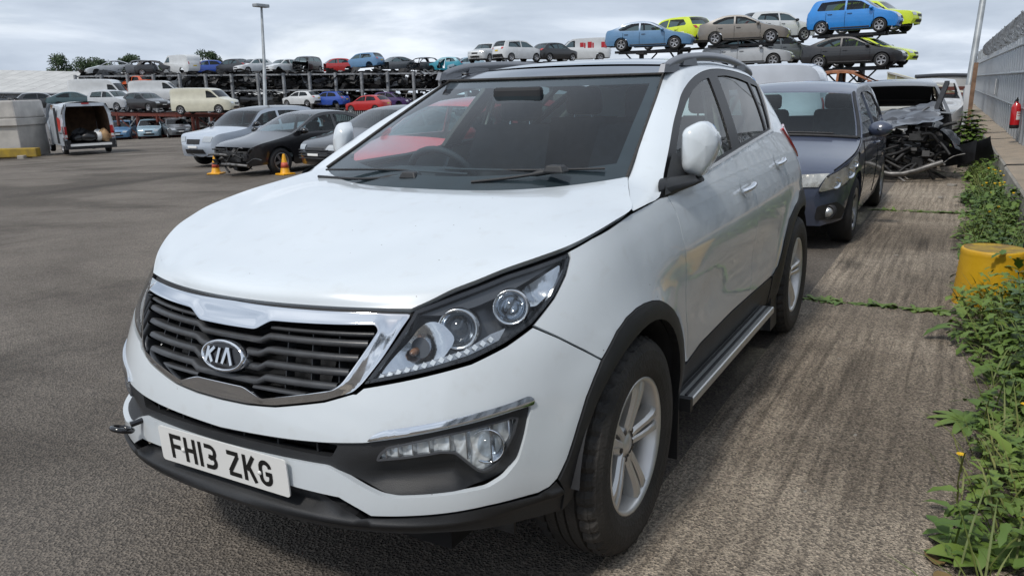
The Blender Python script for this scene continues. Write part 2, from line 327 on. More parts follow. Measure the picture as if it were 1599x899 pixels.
# ================================================================== the white SUV
wm = mat('white_paint', (.64, .69, .725), .28, coat=1.0, coatr=.02, var=.03, vscale=3)
def grime(m_):      # dust film and stone chips on the paint
    t = m_.node_tree; b = t.nodes['Principled BSDF']; c = t.nodes.new('ShaderNodeTexCoord'); src = b.inputs['Base Color'].links[0].from_socket
    n = t.nodes.new('ShaderNodeTexNoise'); n.inputs['Scale'].default_value = 5; n.inputs['Detail'].default_value = 9; n.inputs['Roughness'].default_value = .7; t.links.new(c.outputs['Object'], n.inputs['Vector'])
    rr = t.nodes.new('ShaderNodeMapRange'); rr.inputs[1].default_value = .35; rr.inputs[2].default_value = .7; rr.inputs[3].default_value = .0; rr.inputs[4].default_value = .035; t.links.new(n.outputs[0], rr.inputs[0]); t.links.new(rr.outputs[0], b.inputs['Coat Roughness'])
    v = t.nodes.new('ShaderNodeTexVoronoi'); v.inputs['Scale'].default_value = 26; v.inputs['Randomness'].default_value = 1; t.links.new(c.outputs['Object'], v.inputs['Vector'])
    lt = t.nodes.new('ShaderNodeMath'); lt.operation = 'LESS_THAN'; t.links.new(v.outputs['Distance'], lt.inputs[0]); lt.inputs[1].default_value = .055
    sc = t.nodes.new('ShaderNodeSeparateColor'); t.links.new(v.outputs['Color'], sc.inputs[0]); gt = t.nodes.new('ShaderNodeMath'); gt.operation = 'GREATER_THAN'; t.links.new(sc.outputs[0], gt.inputs[0]); gt.inputs[1].default_value = .86
    mu = t.nodes.new('ShaderNodeMath'); mu.operation = 'MULTIPLY'; t.links.new(lt.outputs[0], mu.inputs[0]); t.links.new(gt.outputs[0], mu.inputs[1])
    n2 = t.nodes.new('ShaderNodeTexNoise'); n2.inputs['Scale'].default_value = 14; n2.inputs['Detail'].default_value = 8; t.links.new(c.outputs['Object'], n2.inputs['Vector'])
    r2_ = t.nodes.new('ShaderNodeMapRange'); r2_.inputs[1].default_value = .58; r2_.inputs[2].default_value = .80; r2_.inputs[3].default_value = 0; r2_.inputs[4].default_value = .22; t.links.new(n2.outputs[0], r2_.inputs[0])
    mx1 = t.nodes.new('ShaderNodeMix'); mx1.data_type = 'RGBA'; t.links.new(r2_.outputs[0], mx1.inputs[0]); t.links.new(src, mx1.inputs[6]); mx1.inputs[7].default_value = (.40, .38, .34, 1)
    mx2 = t.nodes.new('ShaderNodeMix'); mx2.data_type = 'RGBA'; t.links.new(mu.outputs[0], mx2.inputs[0]); t.links.new(mx1.outputs[2], mx2.inputs[6]); mx2.inputs[7].default_value = (.10, .09, .08, 1)
    t.links.new(mx2.outputs[2], b.inputs['Base Color'])
grime(wm)
mat('black_plastic', (.018, .019, .021), .5, bump=.15, bscale=400, var=.25, vscale=6)
mat('gloss_black', (.008, .008, .01), .12, coat=.4)
mat('chrome', (.75, .77, .8), .07, metal=1)
mat('satin_chrome', (.62, .63, .65), .22, metal=1)
mat('grille_grey', (.05, .052, .056), .32, var=.2, vscale=20)
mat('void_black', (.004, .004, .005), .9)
mat('rubber', (.022, .021, .020), .72, bump=.3, bscale=90, col2=(.045, .041, .037), vscale=6)
mat('alloy', (.72, .71, .69), .38, metal=.7, var=.06, vscale=12)
mat('brake', (.12, .11, .1), .5, metal=.7, var=.3, vscale=20)
mat('rail_grey', (.22, .23, .25), .35, metal=.6)
mat('trim_dark', (.02, .021, .024), .7, var=.2, vscale=10)
mat('trim_beige', (.36, .36, .33), .8)
mat('seat_cloth', (.03, .031, .034), .85, var=.3, vscale=15)
mat('roof_glass', (.012, .013, .018), .06, coat=1)
mat('plate_white', (.78, .78, .76), .35, coat=.3, var=.02, vscale=6)
mat('ink_black', (.006, .006, .006), .4)
mat('lamp_reflector', (.84, .86, .88), .22, metal=.45, bump=.25, bscale=45)
mat('fog_reflector', (.80, .82, .83), .25, metal=.25, bump=.3, bscale=40)
mat('lamp_grey', (.45, .46, .48), .22, metal=.8)
mat('lamp_bowl', (.62, .64, .67), .16, metal=1, bump=.08, bscale=30)
mat('lamp_dark', (.085, .09, .10), .22, metal=.3)
mat('amber', (.26, .13, .07), .25, coat=.5)
mat('red_lens', (.42, .012, .015), .12, coat=1)
mat('silver_step', (.55, .55, .54), .34, metal=.7)
glassmat('screen_glass', (.78, .93, .98), 0, .85, 1.5)
mat('frame_black', (.012, .012, .014), .42, spec=.25)
glassmat('tint_glass', (.20, .25, .25), 0, .62, 1.5)
glassmat('side_glass', (.78, .90, .87), 0, .62, 1.5)
glassmat('lamp_lens', (.93, .95, .96), 0, .9, 1.45)
glassmat('lens_ball', (.8, .84, .88), 0, 1, 1.7)

kia = thing('suv', 'white five-door SUV with black roof glass and oval badge, filling the foreground', 'car')
U0 = .9*math.pi/2
def kA(z): return ip(z, [.2, .3, .4, .49, .59, .68, .78, .88, .95, 1.05], [.80, .845, .862, .866, .862, .843, .812, .783, .752, .68])
def kN(z): return ip(z, [.25, .45, .6, .8, .95, 1.1], [3.1, 2.95, 2.7, 2.4, 2.15, 2.05])
def kBz(z): return ip(z, [.2, .3, .42, .55, .7, .82, .92, 1.0, 1.07, 1.12, 1.3, 1.45, 1.53, 1.6], [.84, .862, .885, .898, .908, .915, .912, .893, .867, .843, .758, .672, .62, .56])
def kB(x, z):
    k = .16*np.clip((x+.4)/1.1, 0, 1.3)**1.2*np.clip((z-.4)/.3, 0, 1); b = kBz(z+k)
    for wx in (0, -2.64):
        rho = np.hypot(x-wx, z-.352); b = b+.028*np.exp(-((rho-.43)/.085)**2)*np.clip((1.0-z)/.2, 0, 1)
    b = b-np.clip((-x-1.6)/1.9, 0, 1.2)**2.2*(.05+.10*np.clip((z-1.0)/.5, 0, 1))
    b = b-.012*np.exp(-((z-.66)/.12)**2)*np.clip((-x-.55)/.3, 0, 1)*np.clip((x+2.1)/.3, 0, 1)      # scooped lower doors
    return b-.34*np.clip((-x-2.72)/.8, 0, 1.1)**2
def KS(uv):
    uu, z = np.abs(uv[:, 0]), uv[:, 1]; al = np.minimum(uu/.9, math.pi/2); c, s = np.cos(al), np.sin(al); c = np.maximum(c, 0)
    a, n = kA(z), kN(z); rr = .9+0*z
    for _ in range(8): rr = 1/(((c/a)**n+(s/kB(rr*c, z))**n)**(1/n))
    side = uu > U0; x = np.where(side, U0-uu, rr*c); y = np.where(side, kB(np.minimum(U0-uu, 0), z), rr*s)
    return np.stack([x, y*np.where(uv[:, 0] < 0, -1, 1), z], 1)
def kp(name, poly, material, parent=None, holes=(), sp=.03, off=0., thick=.014, gap=.002, both=True, label=None):
    p = inset(poly, gap) if gap else np.array(poly); par = parent or kia; res = []
    for mi in ((False, True) if both else (False,)):
        me = surf_mesh(name, KS, p, holes, sp, off, thick, mirror=mi); pr = par[1 if mi else 0] if isinstance(par, (tuple, list)) else par
        o = link(name, me, material, pr)
        if label: o['label'] = label
        res.append(o)
    return res
def sym(half):      # close a half outline (u >= 0, first and last point on u = 0) with its mirror image
    h = [tuple(p) for p in half]; m = [(-a, b) for a, b in h[::-1] if a > 1e-6]; return h+m
def u_of(x, y=.915): return .9*math.atan2(y, x) if x > 0 else U0-x
# ---- bumper, mouth, skirt
HEAD = [(.476, .748), (.621, .916), (.628, .928), (.742, .957), (.912, .996), (1.138, 1.030), (1.137, 1.018), (1.10, .978), (1.037, .926), (.945, .868), (.861, .833), (.761, .800), (.621, .774)]
GOUT = [(0, .926), (.162, .924), (.453, .922), (.618, .917), (.585, .882), (.533, .816), (.477, .753), (.451, .731), (.371, .706), (.212, .676), (.108, .667), (0, .665)]
GIN = [(0, .862), (.125, .863), (.182, .888), (.209, .889), (.518, .891), (.527, .878), (.427, .751), (.4, .732), (.172, .688), (.111, .707), (.095, .71), (0, .71)]
MOUTH = [(0, .584), (.26, .595), (.378, .601), (.483, .609), (.531, .617), (.695, .642), (.852, .662), (.905, .666), (.882, .589), (.857, .526), (.819, .490), (.773, .471), (.661, .467), (.551, .463), (.515, .469), (.480, .485), (.413, .521), (.376, .537), (.26, .537), (0, .533)]
CLAD = [(1.145, .737), (1.106, .694), (1.073, .648), (1.035, .575), (.997, .492), (.967, .443), (.944, .424), (.911, .415)]
bump_half = [(0, .661)]+[(a, b-.004) for a, b in GOUT[::-1][1:5]]+[(.46, .727), (.48, .742), (.621, .767), (.761, .793), (.861, .826), (.945, .862), (1.011, .825), (1.096, .769), (1.143, .736)]+CLAD[1:]+[(.772, .418), (.595, .412), (.486, .407), (.455, .425), (.403, .452), (.266, .459), (0, .459)]
bumper = kp('front_bumper', sym(bump_half), 'white_paint', holes=[rounded(sym(MOUTH), .012, 3)], sp=.022, both=False, thick=.02)[0]
INT = [(0, .5765), (.26, .589), (.37, .596), (.405, .594), (.385, .560), (.25, .563), (0, .562)]
FOGL = [(.504, .559), (.512, .579), (.535, .599), (.67, .625), (.851, .646), (.872, .640), (.857, .6), (.816, .536), (.79, .514), (.77, .510), (.752, .516), (.699, .573), (.667, .578)]
def mouth_off(q):
    u_ = np.abs(q[:, 0]); z = q[:, 1]
    lo = np.interp(u_, [.42, .50, .70, .78, .85], [.55, .555, .57, .515, .55]); k = np.clip((u_-.40)/.12, 0, 1)*np.clip((.87-u_)/.12, 0, 1)
    return -.010-.034*k*np.exp(-((z-(lo-.045))/.04)**2)
foglr = rounded(FOGL, .008, 3)
def mir(p): return np.array([(-a, b) for a, b in p])[::-1]
mouth = link('bumper_grille_frame', surf_mesh('bumper_grille_frame', KS, inset(rounded(sym(MOUTH), .012, 3), .0015), [rounded(sym(INT), .006, 2), foglr, mir(foglr)], .02, mouth_off, .03), 'black_plastic', bumper)
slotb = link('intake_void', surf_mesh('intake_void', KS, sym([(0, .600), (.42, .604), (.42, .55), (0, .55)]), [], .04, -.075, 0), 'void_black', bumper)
for uu in (-.33, -.2, -.07, .07, .2, .33):
    a = KS(np.array([[uu, .58]]))[0]; MB().box(a-[.055, 0, 0], (.06, .006, .04)).build('intake_fin', 'black_plastic', bumper)
CHR = [(.487, .612), (.507, .632), (.532, .642), (.603, .652), (.72, .668), (.849, .686), (.898, .694), (.912, .684), (.910, .668), (.852, .667), (.695, .647), (.531, .621)]
kp('chrome_trim', rounded(CHR, .008, 3), 'chrome', (bumper, bumper), sp=.02, off=lambda q: .004+.004*np.exp(-((q[:, 1]-np.interp(q[:, 0], [.49, .6, .85, .91], [.620, .638, .675, .680]))/.016)**2), thick=.012, gap=0)
skirt_half = [(0, .430), (.26, .432), (.40, .427), (.46, .398), (.49, .401), (.595, .407), (.772, .413), (.911, .410), (.944, .419), (.965, .432), (.985, .40), (.985, .335), (.914, .337), (.803, .345), (.657, .358), (.487, .360), (.297, .356), (0, .350)]
def skirt_off(q): return .012*np.exp(-((q[:, 1]-np.interp(np.abs(q[:, 0]), [0, .5, 1], [.372, .385, .40]))/.012)**2)-.05*np.clip((.432-.035-q[:, 1]-.0), 0, .0)-.05*np.clip((.41-np.abs(q[:, 0]))/.1, 0, 1)*np.clip((q[:, 1]-.388)/.03, 0, 1)
kp('lower_valance', sym(skirt_half), 'black_plastic', (bumper, bumper), sp=.018, off=skirt_off, thick=.05, gap=0, both=False)
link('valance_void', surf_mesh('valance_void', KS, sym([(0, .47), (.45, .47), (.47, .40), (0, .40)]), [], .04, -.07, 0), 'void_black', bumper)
# under-tray and body core so that no daylight leaks through the panel gaps
core = MB(); 
core.box((-1.3, 0, .33), (3.9, 1.25, .14)); core.box((.25, 0, .62), (.62, 1.05, .5)); core.box((-1.6, 0, .7), (2.6, 1.5, .65), taper=.97)
core.build('body_core', 'void_black', kia)
# ---- fog lamps
fogs = kp('fog_lamp', foglr, 'lamp_lens', sp=.02, off=-.010, thick=.004, gap=.001)
for k, o in enumerate(fogs):
    sgn = -1 if k else 1
    link('reflector', surf_mesh('reflector', KS, inset(foglr, .003), [], .014, lambda q: -.024+.004*np.sin(q[:, 0]*150)*np.sin(q[:, 1]*90), .0, mirror=bool(k)), 'fog_reflector', o)
    link('bezel', surf_mesh('bezel', KS, foglr, [inset(foglr, .006)], .02, -.009, .04, mirror=bool(k)), 'lamp_dark', o)
    c = KS(np.array([[.775, .578]]))[0]; n = snorm(KS, np.array([[.775, .578]]))[0]; n = n*.6+np.array([.5, 0, 0]); n /= np.linalg.norm(n)
    c = c-n*.02; q = Vector((0, 0, 1)).rotation_difference(Vector(n)).to_matrix()
    for nm, prof, mt in (('bulb_ring', [(.034, -.012), (.044, .002), (.046, .004), (.043, -.02)], 'chrome'), ('bulb_lens', [(.0005, .016), (.012, .014), (.024, .006), (.033, -.006)], 'lens_ball')):
        m = MB().lathe(prof, 24, axis='z'); m.xf(np.array(q), c)
        if k: m.v = [(a, -b, cc) for a, b, cc in m.v]; m.f = [f[::-1] for f in m.f]
        m.build(nm, mt, o)
    for uu in (.535, .565, .6, .64, .69, .73, .79, .84):
        zz = np.interp(uu, [.5, .54, .67, .85], [.56, .598, .622, .642]); zl = np.interp(uu, [.5, .667, .70, .76, .80, .87], [.562, .582, .574, .53, .535, .615])
        a, b = KS(np.array([[uu, zz]]))[0], KS(np.array([[uu, zl]]))[0]; off = np.array([-.016, -.008, 0])
        m = MB().bar((a+off)*[1, sgn, 1], (b+off)*[1, sgn, 1], .004, .016, (1, 0, 0)); m.build('reflector_rib', 'satin_chrome', o)
# ---- radiator grille
def pdist(q, poly):
    p = np.array(poly); a = p; b = np.roll(p, -1, 0); best = np.full(len(q), 9.)
    for i in range(len(p)):
        ab = b[i]-a[i]; t = np.clip(((q-a[i])@ab)/(ab@ab+1e-12), 0, 1); best = np.minimum(best, np.linalg.norm(q-a[i]-t[:, None]*ab, axis=1))
    return best
gin_r = rounded(sym(GIN), .012, 3); gout_r = rounded(sym(GOUT), .01, 2)
def chrome_off(q): di = pdist(q, gin_r); do = pdist(q, gout_r); return .004+.009*np.exp(-(di/.018)**2)-.004*np.exp(-(do/.012)**2)
grille = link('radiator_grille', surf_mesh('radiator_grille', KS, gout_r, [gin_r], .008, chrome_off, .055), 'chrome', kia)
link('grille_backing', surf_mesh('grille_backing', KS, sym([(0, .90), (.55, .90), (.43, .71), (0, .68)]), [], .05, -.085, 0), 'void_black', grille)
link('radiator_core', surf_mesh('radiator_core', KS, sym([(0, .80), (.36, .80), (.34, .735), (0, .70)]), [], .05, -.075, 0), 'brake', grille)
gpoly = np.array(sym(GIN)); GR = GIN
def gin_u(z):      # half-width of the grille opening at height z
    return np.interp(z, [.688, .71, .732, .751, .878, .891], [.17, .30, .395, .42, .518, .51])
for kx, (z0, full) in enumerate([(.872, 0), (.848, 1), (.812, 1), (.776, 1), (.740, 1), (.712, 0)]):
    um = gin_u(z0)-.004; lo = .17 if not full and z0 > .8 else (.12 if not full else 0)
    spans = [(-um, um)] if full else [(lo, um), (-um, -lo)]
    for (a, b) in spans:
        us = np.linspace(a, b, 61 if full else 25); dip = -.014*np.clip((.16-np.abs(us))/.03, 0, 1) if full else 0*us
        if full and z0 < .83 and z0 > .72:                       # the badge interrupts the middle slats
            pass
        rows = []
        for dz, of in ((.010, -.055), (.010, -.014), (.006, -.006), (-.004, -.004), (-.009, -.012), (-.009, -.055)):
            uvq = np.stack([us, z0+dip+dz*(1 if full else .6)], 1); rows.append(KS(uvq)+snorm(KS, uvq)*of)
        MB().grid(np.array(rows), True, flip=True).build('grille_slat', 'grille_grey', grille)
for uu in (-.40, -.31, -.22, .22, .31, .40):
    za, zb = .70+max(0, (abs(uu)-.17))*.18, .885; us = np.array([[uu, za+.01], [uu, zb-.005]]); P = KS(us)-snorm(KS, us)*.045
    MB().bar(P[0], P[1], .003, .03, (1, 0, 0)).build('grille_fin', 'grille_grey', grille)
# badge
bc = KS(np.array([[0., .779]]))[0]; bn = snorm(KS, np.array([[0., .779]]))[0]; bt = np.array([0, 1., 0]); bu = np.cross(bn, bt); RB = np.stack([bt, bu, bn], 1)
def ell(a, b, prof, n=48):
    m = MB(); V = []; 
    for k in range(n):
        an = 2*math.pi*k/n
        for (s_, h) in prof: V.append(((a+s_)*math.cos(an), (b+s_)*math.sin(an), h))
    kk = len(prof); m.add(V, [(i*kk+q, ((i+1) % n)*kk+q, ((i+1) % n)*kk+q+1, i*kk+q+1) for i in range(n) for q in range(kk-1)], True); return m
badge = MB(); badge.add([(.083*math.cos(t), .043*math.sin(t), .0) for t in np.linspace(0, 2*math.pi, 49)[:-1]]+[(0, 0, .005)], [(i, (i+1) % 48, 48) for i in range(48)], True); badge.xf(RB, bc+bn*.012)
badge = badge.build('badge', 'gloss_black', grille)
ell(.083, .043, [(.002, -.03), (.002, .004), (-.002, .008), (-.006, .007), (-.008, .001)]).xf(RB, bc+bn*.010).build('badge_ring', 'chrome', badge)
def letters(strokes, wd, R, c, dz, name, material, parent, depth=.0):
    m = MB()
    for i, s in enumerate(strokes):
        v, f = strip2d(s, wd); v3 = np.c_[v, np.full(len(v), dz+i*.00012)]
        m.add(v3, f)
        if depth:
            k = len(s); n = len(v); lo = v3-[0, 0, depth]; loop = list(range(k))+list(range(2*k-1, k-1, -1))
            m.add(np.r_[v3, lo], [(loop[j], loop[(j+1) % n], n+loop[(j+1) % n], n+loop[j]) for j in range(n)])
    m.xf(R, c); m.f = [g[::-1] for g in m.f]; return m.build(name, material, parent)
for ch, st in (('letter', [[(-.055, -.021), (-.049, .021)], [(-.051, -.003), (-.026, .021)], [(-.046, .002), (-.030, -.021)]]), ('letter', [[(-.012, -.021), (-.006, .021)]]), ('letter', [[(.010, -.021), (.022, .021), (.032, .021)], [(.027, .021), (.046, -.021)]])):
    letters(st, .0092, RB, bc+bn*.0215, 0, ch, 'chrome', badge, .004)
# ---- number plate
plate = MB(); pl = rounded([(-.26, -.0555), (.26, -.0555), (.26, .0555), (-.26, .0555)], .012, 4)
RP = np.stack([[0, 1., 0], [.045, 0, 1.], [1., 0, -.045]], 1); pc = np.array([.873, 0, .4875])
plate.prism([tuple(p) for p in pl], -.004, 0, RP, pc); plate = plate.build('number_plate', 'plate_white', kia)
CH = {'F': [[(.007, 0), (.007, .079)], [(.014, .072), (.05, .072)], [(.014, .040), (.044, .040)]], 'H': [[(.007, 0), (.007, .079)], [(.043, 0), (.043, .079)], [(.014, .04), (.036, .04)]], '1': [[(.007, 0), (.007, .079)]],
      '3': [[(.002, .072)]+arc2d(.025, .054, .018, .018, 90, -90, 8)[0:]+[(.016, .041)], [(.016, .0405)]+arc2d(.025, .0238, .018, .0168, 80, -90, 8)+[(.002, .007)]], 'Z': [[(.0, .072), (.046, .072)], [(.043, .066), (.006, .013)], [(.002, .007), (.05, .007)]],
      'K': [[(.007, 0), (.007, .079)], [(.014, .034), (.044, .079)], [(.022, .047), (.046, 0)]], 'G': [arc2d(.025, .054, .018, .018, 5, 180, 9)+arc2d(.025, .025, .018, .018, 180, 355, 9)+[(.043, .0445)], [(.0362, .0377), (.025, .0377)]]}
x = -.213
for ch in 'FH13 ZKG':
    if ch == ' ': x += .033; continue
    st = [[(px+x, pz-.0395) for px, pz in s] for s in CH[ch]]; letters(st, .0135, RP, pc, .0012, 'plate_character', 'ink_black', plate); x += (.014 if ch == '1' else .05)+.0115
for px in (-.1575, .155): MB().lathe([(.0001, .004), (.005, .003), (.007, 0)], 14, axis='z').xf(RP, pc+RP@np.array([px, -.004, .0015])).build('plate_screw', 'plate_white', plate)
# ---- tow eye
m = MB(); a = np.linspace(0, 2*math.pi, 25)[:-1]; m.tube([(.892+.026*math.cos(t), -.412+.030*math.sin(t), .505+.010*math.cos(t)) for t in a], .0085, 8, closed=True); m.tube([(.80, -.375, .522), (.868, -.404, .512)], .0095, 8)
m.build('tow_eye', 'gloss_black', kia)
# ---- wings, doors, quarter panels
WING = [(1.142, 1.033), (1.251, 1.055), (1.40, 1.075), (1.523, 1.090), (1.651, 1.099), (1.775, 1.108), (1.845, 1.105), (1.868, 1.045), (1.862, .948), (1.875, .85), (1.89, .76), (1.925, .66), (1.975, .56), (2.0, .455), (1.953, .453), (1.951, .456), (1.90, .53), (1.849, .594), (1.75, .695), (1.675, .747), (1.597, .787), (1.54, .811), (1.479, .825), (1.41, .833), (1.351, .833), (1.285, .822), (1.224, .797), (1.145, .737), (1.096, .772), (1.011, .828), (.947, .866), (1.037, .924), (1.10, .976), (1.137, 1.017)]
wings = kp('front_wing', WING, 'white_paint', sp=.025)
BELT = [(1.845, 1.107), (2.2, 1.132), (2.546, 1.150), (2.978, 1.178), (3.4, 1.202), (3.842, 1.222)]
def belt(u_): return np.interp(u_, [p[0] for p in BELT], [p[1] for p in BELT])
FD = [(1.845, 1.105), (2.2, 1.130), (2.546, 1.148), (2.975, 1.176), (2.972, 1.0), (2.98, .8), (3.0, .6), (3.0, .478), (2.65, .484), (2.17, .474), (2.0, .448), (1.975, .56), (1.925, .66), (1.89, .76), (1.875, .85), (1.862, .948), (1.868, 1.045)]
fdoors = kp('front_door', FD, 'white_paint', sp=.03)
RC = [(3.963, .822), (3.85, .795), (3.733, .739), (3.68, .68), (3.643, .631), (3.574, .507), (3.499, .465)]
RD = [(2.975, 1.176), (3.4, 1.200), (3.74, 1.216), (3.73, 1.05), (3.745, .93), (3.80, .83), (3.80, .772)]+RC[2:]+[(3.4, .468), (3.0, .478), (3.0, .6), (2.98, .8), (2.972, 1.0)]
rdoors = kp('rear_door', RD, 'white_paint', sp=.03)
QP = [(3.74, 1.216), (3.842, 1.220), (3.98, 1.318), (4.125, 1.414), (4.269, 1.495), (4.40, 1.53), (4.62, 1.46), (4.78, 1.3), (4.86, 1.1), (4.88, .9), (4.86, .76), (4.60, .70), (4.44, .76), (4.30, .83), (4.15, .86), (4.05, .86), (3.963, .822), (3.85, .795), (3.80, .772), (3.80, .83), (3.745, .93), (3.73, 1.05)]
kp('rear_quarter_panel', QP, 'white_paint', sp=.035)
LP = [(4.13, 1.215), (4.36, 1.228), (4.52, 1.18), (4.55, 1.04), (4.42, 1.02), (4.25, 1.10)]
kp('tail_lamp', rounded(LP, .02, 3), 'red_lens', sp=.03, off=.012, gap=0, thick=.02)
# rear end
ts = []
for z in np.linspace(.42, 1.5, 16):
    ue = np.interp(z, [.4, .76, .9, 1.1, 1.3, 1.5], [4.7, 4.85, 4.87, 4.85, 4.77, 4.5]); e_ = KS(np.array([[ue, z]]))[0]; ts.append([(e_[0]-.10*(1-t*t), e_[1]*t, z) for t in np.linspace(-1, 1, 15)])
def tg(z, t):
    ue = np.interp(z, [.4, .76, .9, 1.1, 1.3, 1.5], [4.7, 4.85, 4.87, 4.85, 4.77, 4.5]); e_ = KS(np.array([[ue, z]]))[0]; return (e_[0]-.10*(1-t*t), e_[1]*t, z)
m = MB(); m.grid([[tg(z, t) for t in np.linspace(-1, 1, 15)] for z in np.linspace(.42, 1.10, 10)]); m.grid([[tg(z, t) for t in np.linspace(-1, 1, 15)] for z in (1.44, 1.5)])
for sg in (1, -1): m.grid([[tg(z, t) for t in np.linspace(.8, 1, 3)[::1]*sg] for z in np.linspace(1.10, 1.44, 6)])
m.build('tailgate', 'white_paint', kia)
MB().grid([[tg(z, t) for t in np.linspace(-.8, .8, 11)] for z in np.linspace(1.10, 1.44, 6)]).build('rear_window', 'side_glass', kia)
# ---- black cladding: arches and sills
def archpts(wx, r_, a0, a1, n=26): return [(u_of(wx+r_*math.cos(t), .905), .352+r_*math.sin(t)) for t in np.linspace(math.radians(a0), math.radians(a1), n)]
ARF = [(.985, .335), (.987, .40), (.969, .438)]+[(a+.002, b) for a, b in CLAD[::-1][3:]]+[(1.224, .797), (1.285, .822), (1.351, .833), (1.41, .833), (1.479, .825), (1.54, .811), (1.597, .787), (1.675, .747), (1.75, .695), (1.849, .594), (1.90, .53), (1.951, .456), (1.955, .29), (1.86, .29)]+archpts(0, .418, 187, 1)
kp('wheel_arch_trim', ARF, 'black_plastic', sp=.022, off=.006, thick=.03, gap=.001)
SILL = [(1.957, .445), (2.0, .445), (2.17, .471), (2.65, .481), (3.0, .475), (3.4, .465), (3.495, .455), (3.51, .30), (1.957, .29)]
kp('sill_trim', SILL, 'black_plastic', sp=.03, off=.003, thick=.03)
ARR = [(3.51, .30), (3.499, .463), (3.574, .507), (3.643, .631), (3.68, .68), (3.733, .739), (3.85, .795), (3.963, .822), (4.05, .86), (4.15, .86), (4.30, .83), (4.44, .76), (4.60, .70), (4.60, .32)]+archpts(-2.64, .418, 184, -2)
kp('wheel_arch_trim', ARR, 'black_plastic', sp=.025, off=.006, thick=.03, gap=.001)
for wx in (0, -2.64):
    for sg in (1, -1):
        MB().lathe([(.30, sg*.55), (.425, sg*.55), (.43, sg*.70), (.425, sg*.905)], 28, c=(wx, 0, .352), arc=(math.radians(6), math.radians(190))).build('arch_liner', 'trim_dark', kia)
# ---- windows
FR = [(1.775, 1.112), (1.91, 1.183), (2.044, 1.249), (2.243, 1.344), (2.38, 1.397), (2.503, 1.442), (2.64, 1.479), (2.777, 1.508), (2.95, 1.534), (3.136, 1.551), (3.35, 1.558), (3.542, 1.554), (3.72, 1.546), (3.893, 1.533), (4.08, 1.515), (4.269, 1.492), (4.20, 1.455), (4.125, 1.414), (3.98, 1.318), (3.842, 1.224), (3.4, 1.204), (2.978, 1.180), (2.546, 1.152), (2.2, 1.134), (1.845, 1.109)]
FG = rounded([(2.03, 1.165), (2.15, 1.255), (2.362, 1.355), (2.53, 1.412), (2.70, 1.458), (2.90, 1.495), (3.07, 1.515), (3.02, 1.44), (2.93, 1.30), (2.865, 1.192), (2.555, 1.172)], .012, 2)
RG = rounded([(3.235, 1.522), (3.42, 1.525), (3.65, 1.512), (3.885, 1.487), (3.78, 1.36), (3.665, 1.232), (3.35, 1.219), (3.025, 1.204), (3.10, 1.33)], .012, 2)
QG = rounded([(3.935, 1.482), (4.11, 1.463), (3.93, 1.345), (3.79, 1.238), (3.70, 1.235)], .008, 2)
frames = kp('window_frame', FR, 'frame_black', holes=[FG, RG, QG], sp=.03, off=-.002, thick=.02, gap=.0)
kp('side_window', FG, 'side_glass', (fdoors[0], fdoors[1]), sp=.05, off=-.008, thick=0, gap=-.004)
kp('side_window', RG, 'tint_glass', (rdoors[0], rdoors[1]), sp=.05, off=-.008, thick=0, gap=-.004)
kp('quarter_window', QG, 'tint_glass', sp=.05, off=-.008, thick=0, gap=-.004)
cb = [(u_, belt(u_)) for u_ in np.linspace(2.25, 3.80, 14)]
cb = [(a, b-.003) for a, b in cb]+[(3.845, 1.219), (3.99, 1.318), (4.14, 1.412), (4.24, 1.47)]+[(4.205, 1.476), (4.10, 1.412), (3.945, 1.318), (3.80, 1.232)]+[(a, b+.010) for a, b in cb[::-1]]
mat('bright_trim', (.70, .71, .72), .18, metal=.55)
kp('chrome_window_trim', cb, 'bright_trim', sp=.03, off=.004, thick=.01, gap=0)
# ---- pillar and roof-side skin (one loft from the wing top to the tail)
ca = np.array([(-.118, .845, 1.098), (-.24, .848, 1.105)]); fa = KS(np.array(FR[:16])); ca = curve(np.r_[ca, fa], 60)
cbv = curve([(-.118, .838, 1.104), (-.27, .772, 1.138), (-.425, .708, 1.170), (-.60, .676, 1.256), (-.80, .640, 1.351), (-1.0, .604, 1.443), (-1.15, .574, 1.512), (-1.24, .565, 1.543), (-1.45, .562, 1.575), (-1.8, .558, 1.592), (-2.2, .55, 1.585), (-2.6, .545, 1.558), (-2.86, .54, 1.525)], 60)
for mi in (1, -1):
    rows = []
    for i in range(60):
        a, b = ca[i], cbv[i]; wd = np.linalg.norm(b-a); mid = (a+b)/2+np.array([.25, .75, .6])*wd*.20*min(1, i/8+.3)
        rows.append([((1-t)**2*a+2*t*(1-t)*mid+t*t*b)*[1, mi, 1] for t in np.linspace(0, 1, 9)])
    MB().grid(rows, flip=(mi > 0)).build('pillar_panel', 'white_paint', kia)
# ---- bonnet
es = np.array([(.636, .522, .931), (.600, .560, .950), (.556, .600, .973), (.50, .646, .992), (.432, .693, 1.013), (.345, .748, 1.032), (.252, .791, 1.048), (.15, .822, 1.068), (.02, .838, 1.088), (-.108, .843, 1.106), (-.21, .797, 1.128), (-.31, .752, 1.150), (-.415, .708, 1.170)])
cs_ = np.array([(.759, 0, .941), (.752, 0, .957), (.728, 0, .972), (.68, 0, .986), (.60, 0, 1.002), (.50, 0, 1.024), (.40, 0, 1.045), (.28, 0, 1.070), (.15, 0, 1.095), (.03, 0, 1.115), (-.04, 0, 1.126), (-.09, 0, 1.133), (-.14, 0, 1.139)])
sp_ = np.linspace(0, 1, 13); sq = np.r_[np.linspace(0, .75, 40), np.linspace(.75, 1, 12)[1:]]
EE = np.stack([ip(sq, sp_, es[:, k]) for k in range(3)], 1); CC = np.stack([ip(sq, sp_, cs_[:, k]) for k in range(3)], 1)
tt = np.sin(np.linspace(-1, 1, 57)*math.pi/2*.96)/math.sin(math.pi/2*.96)
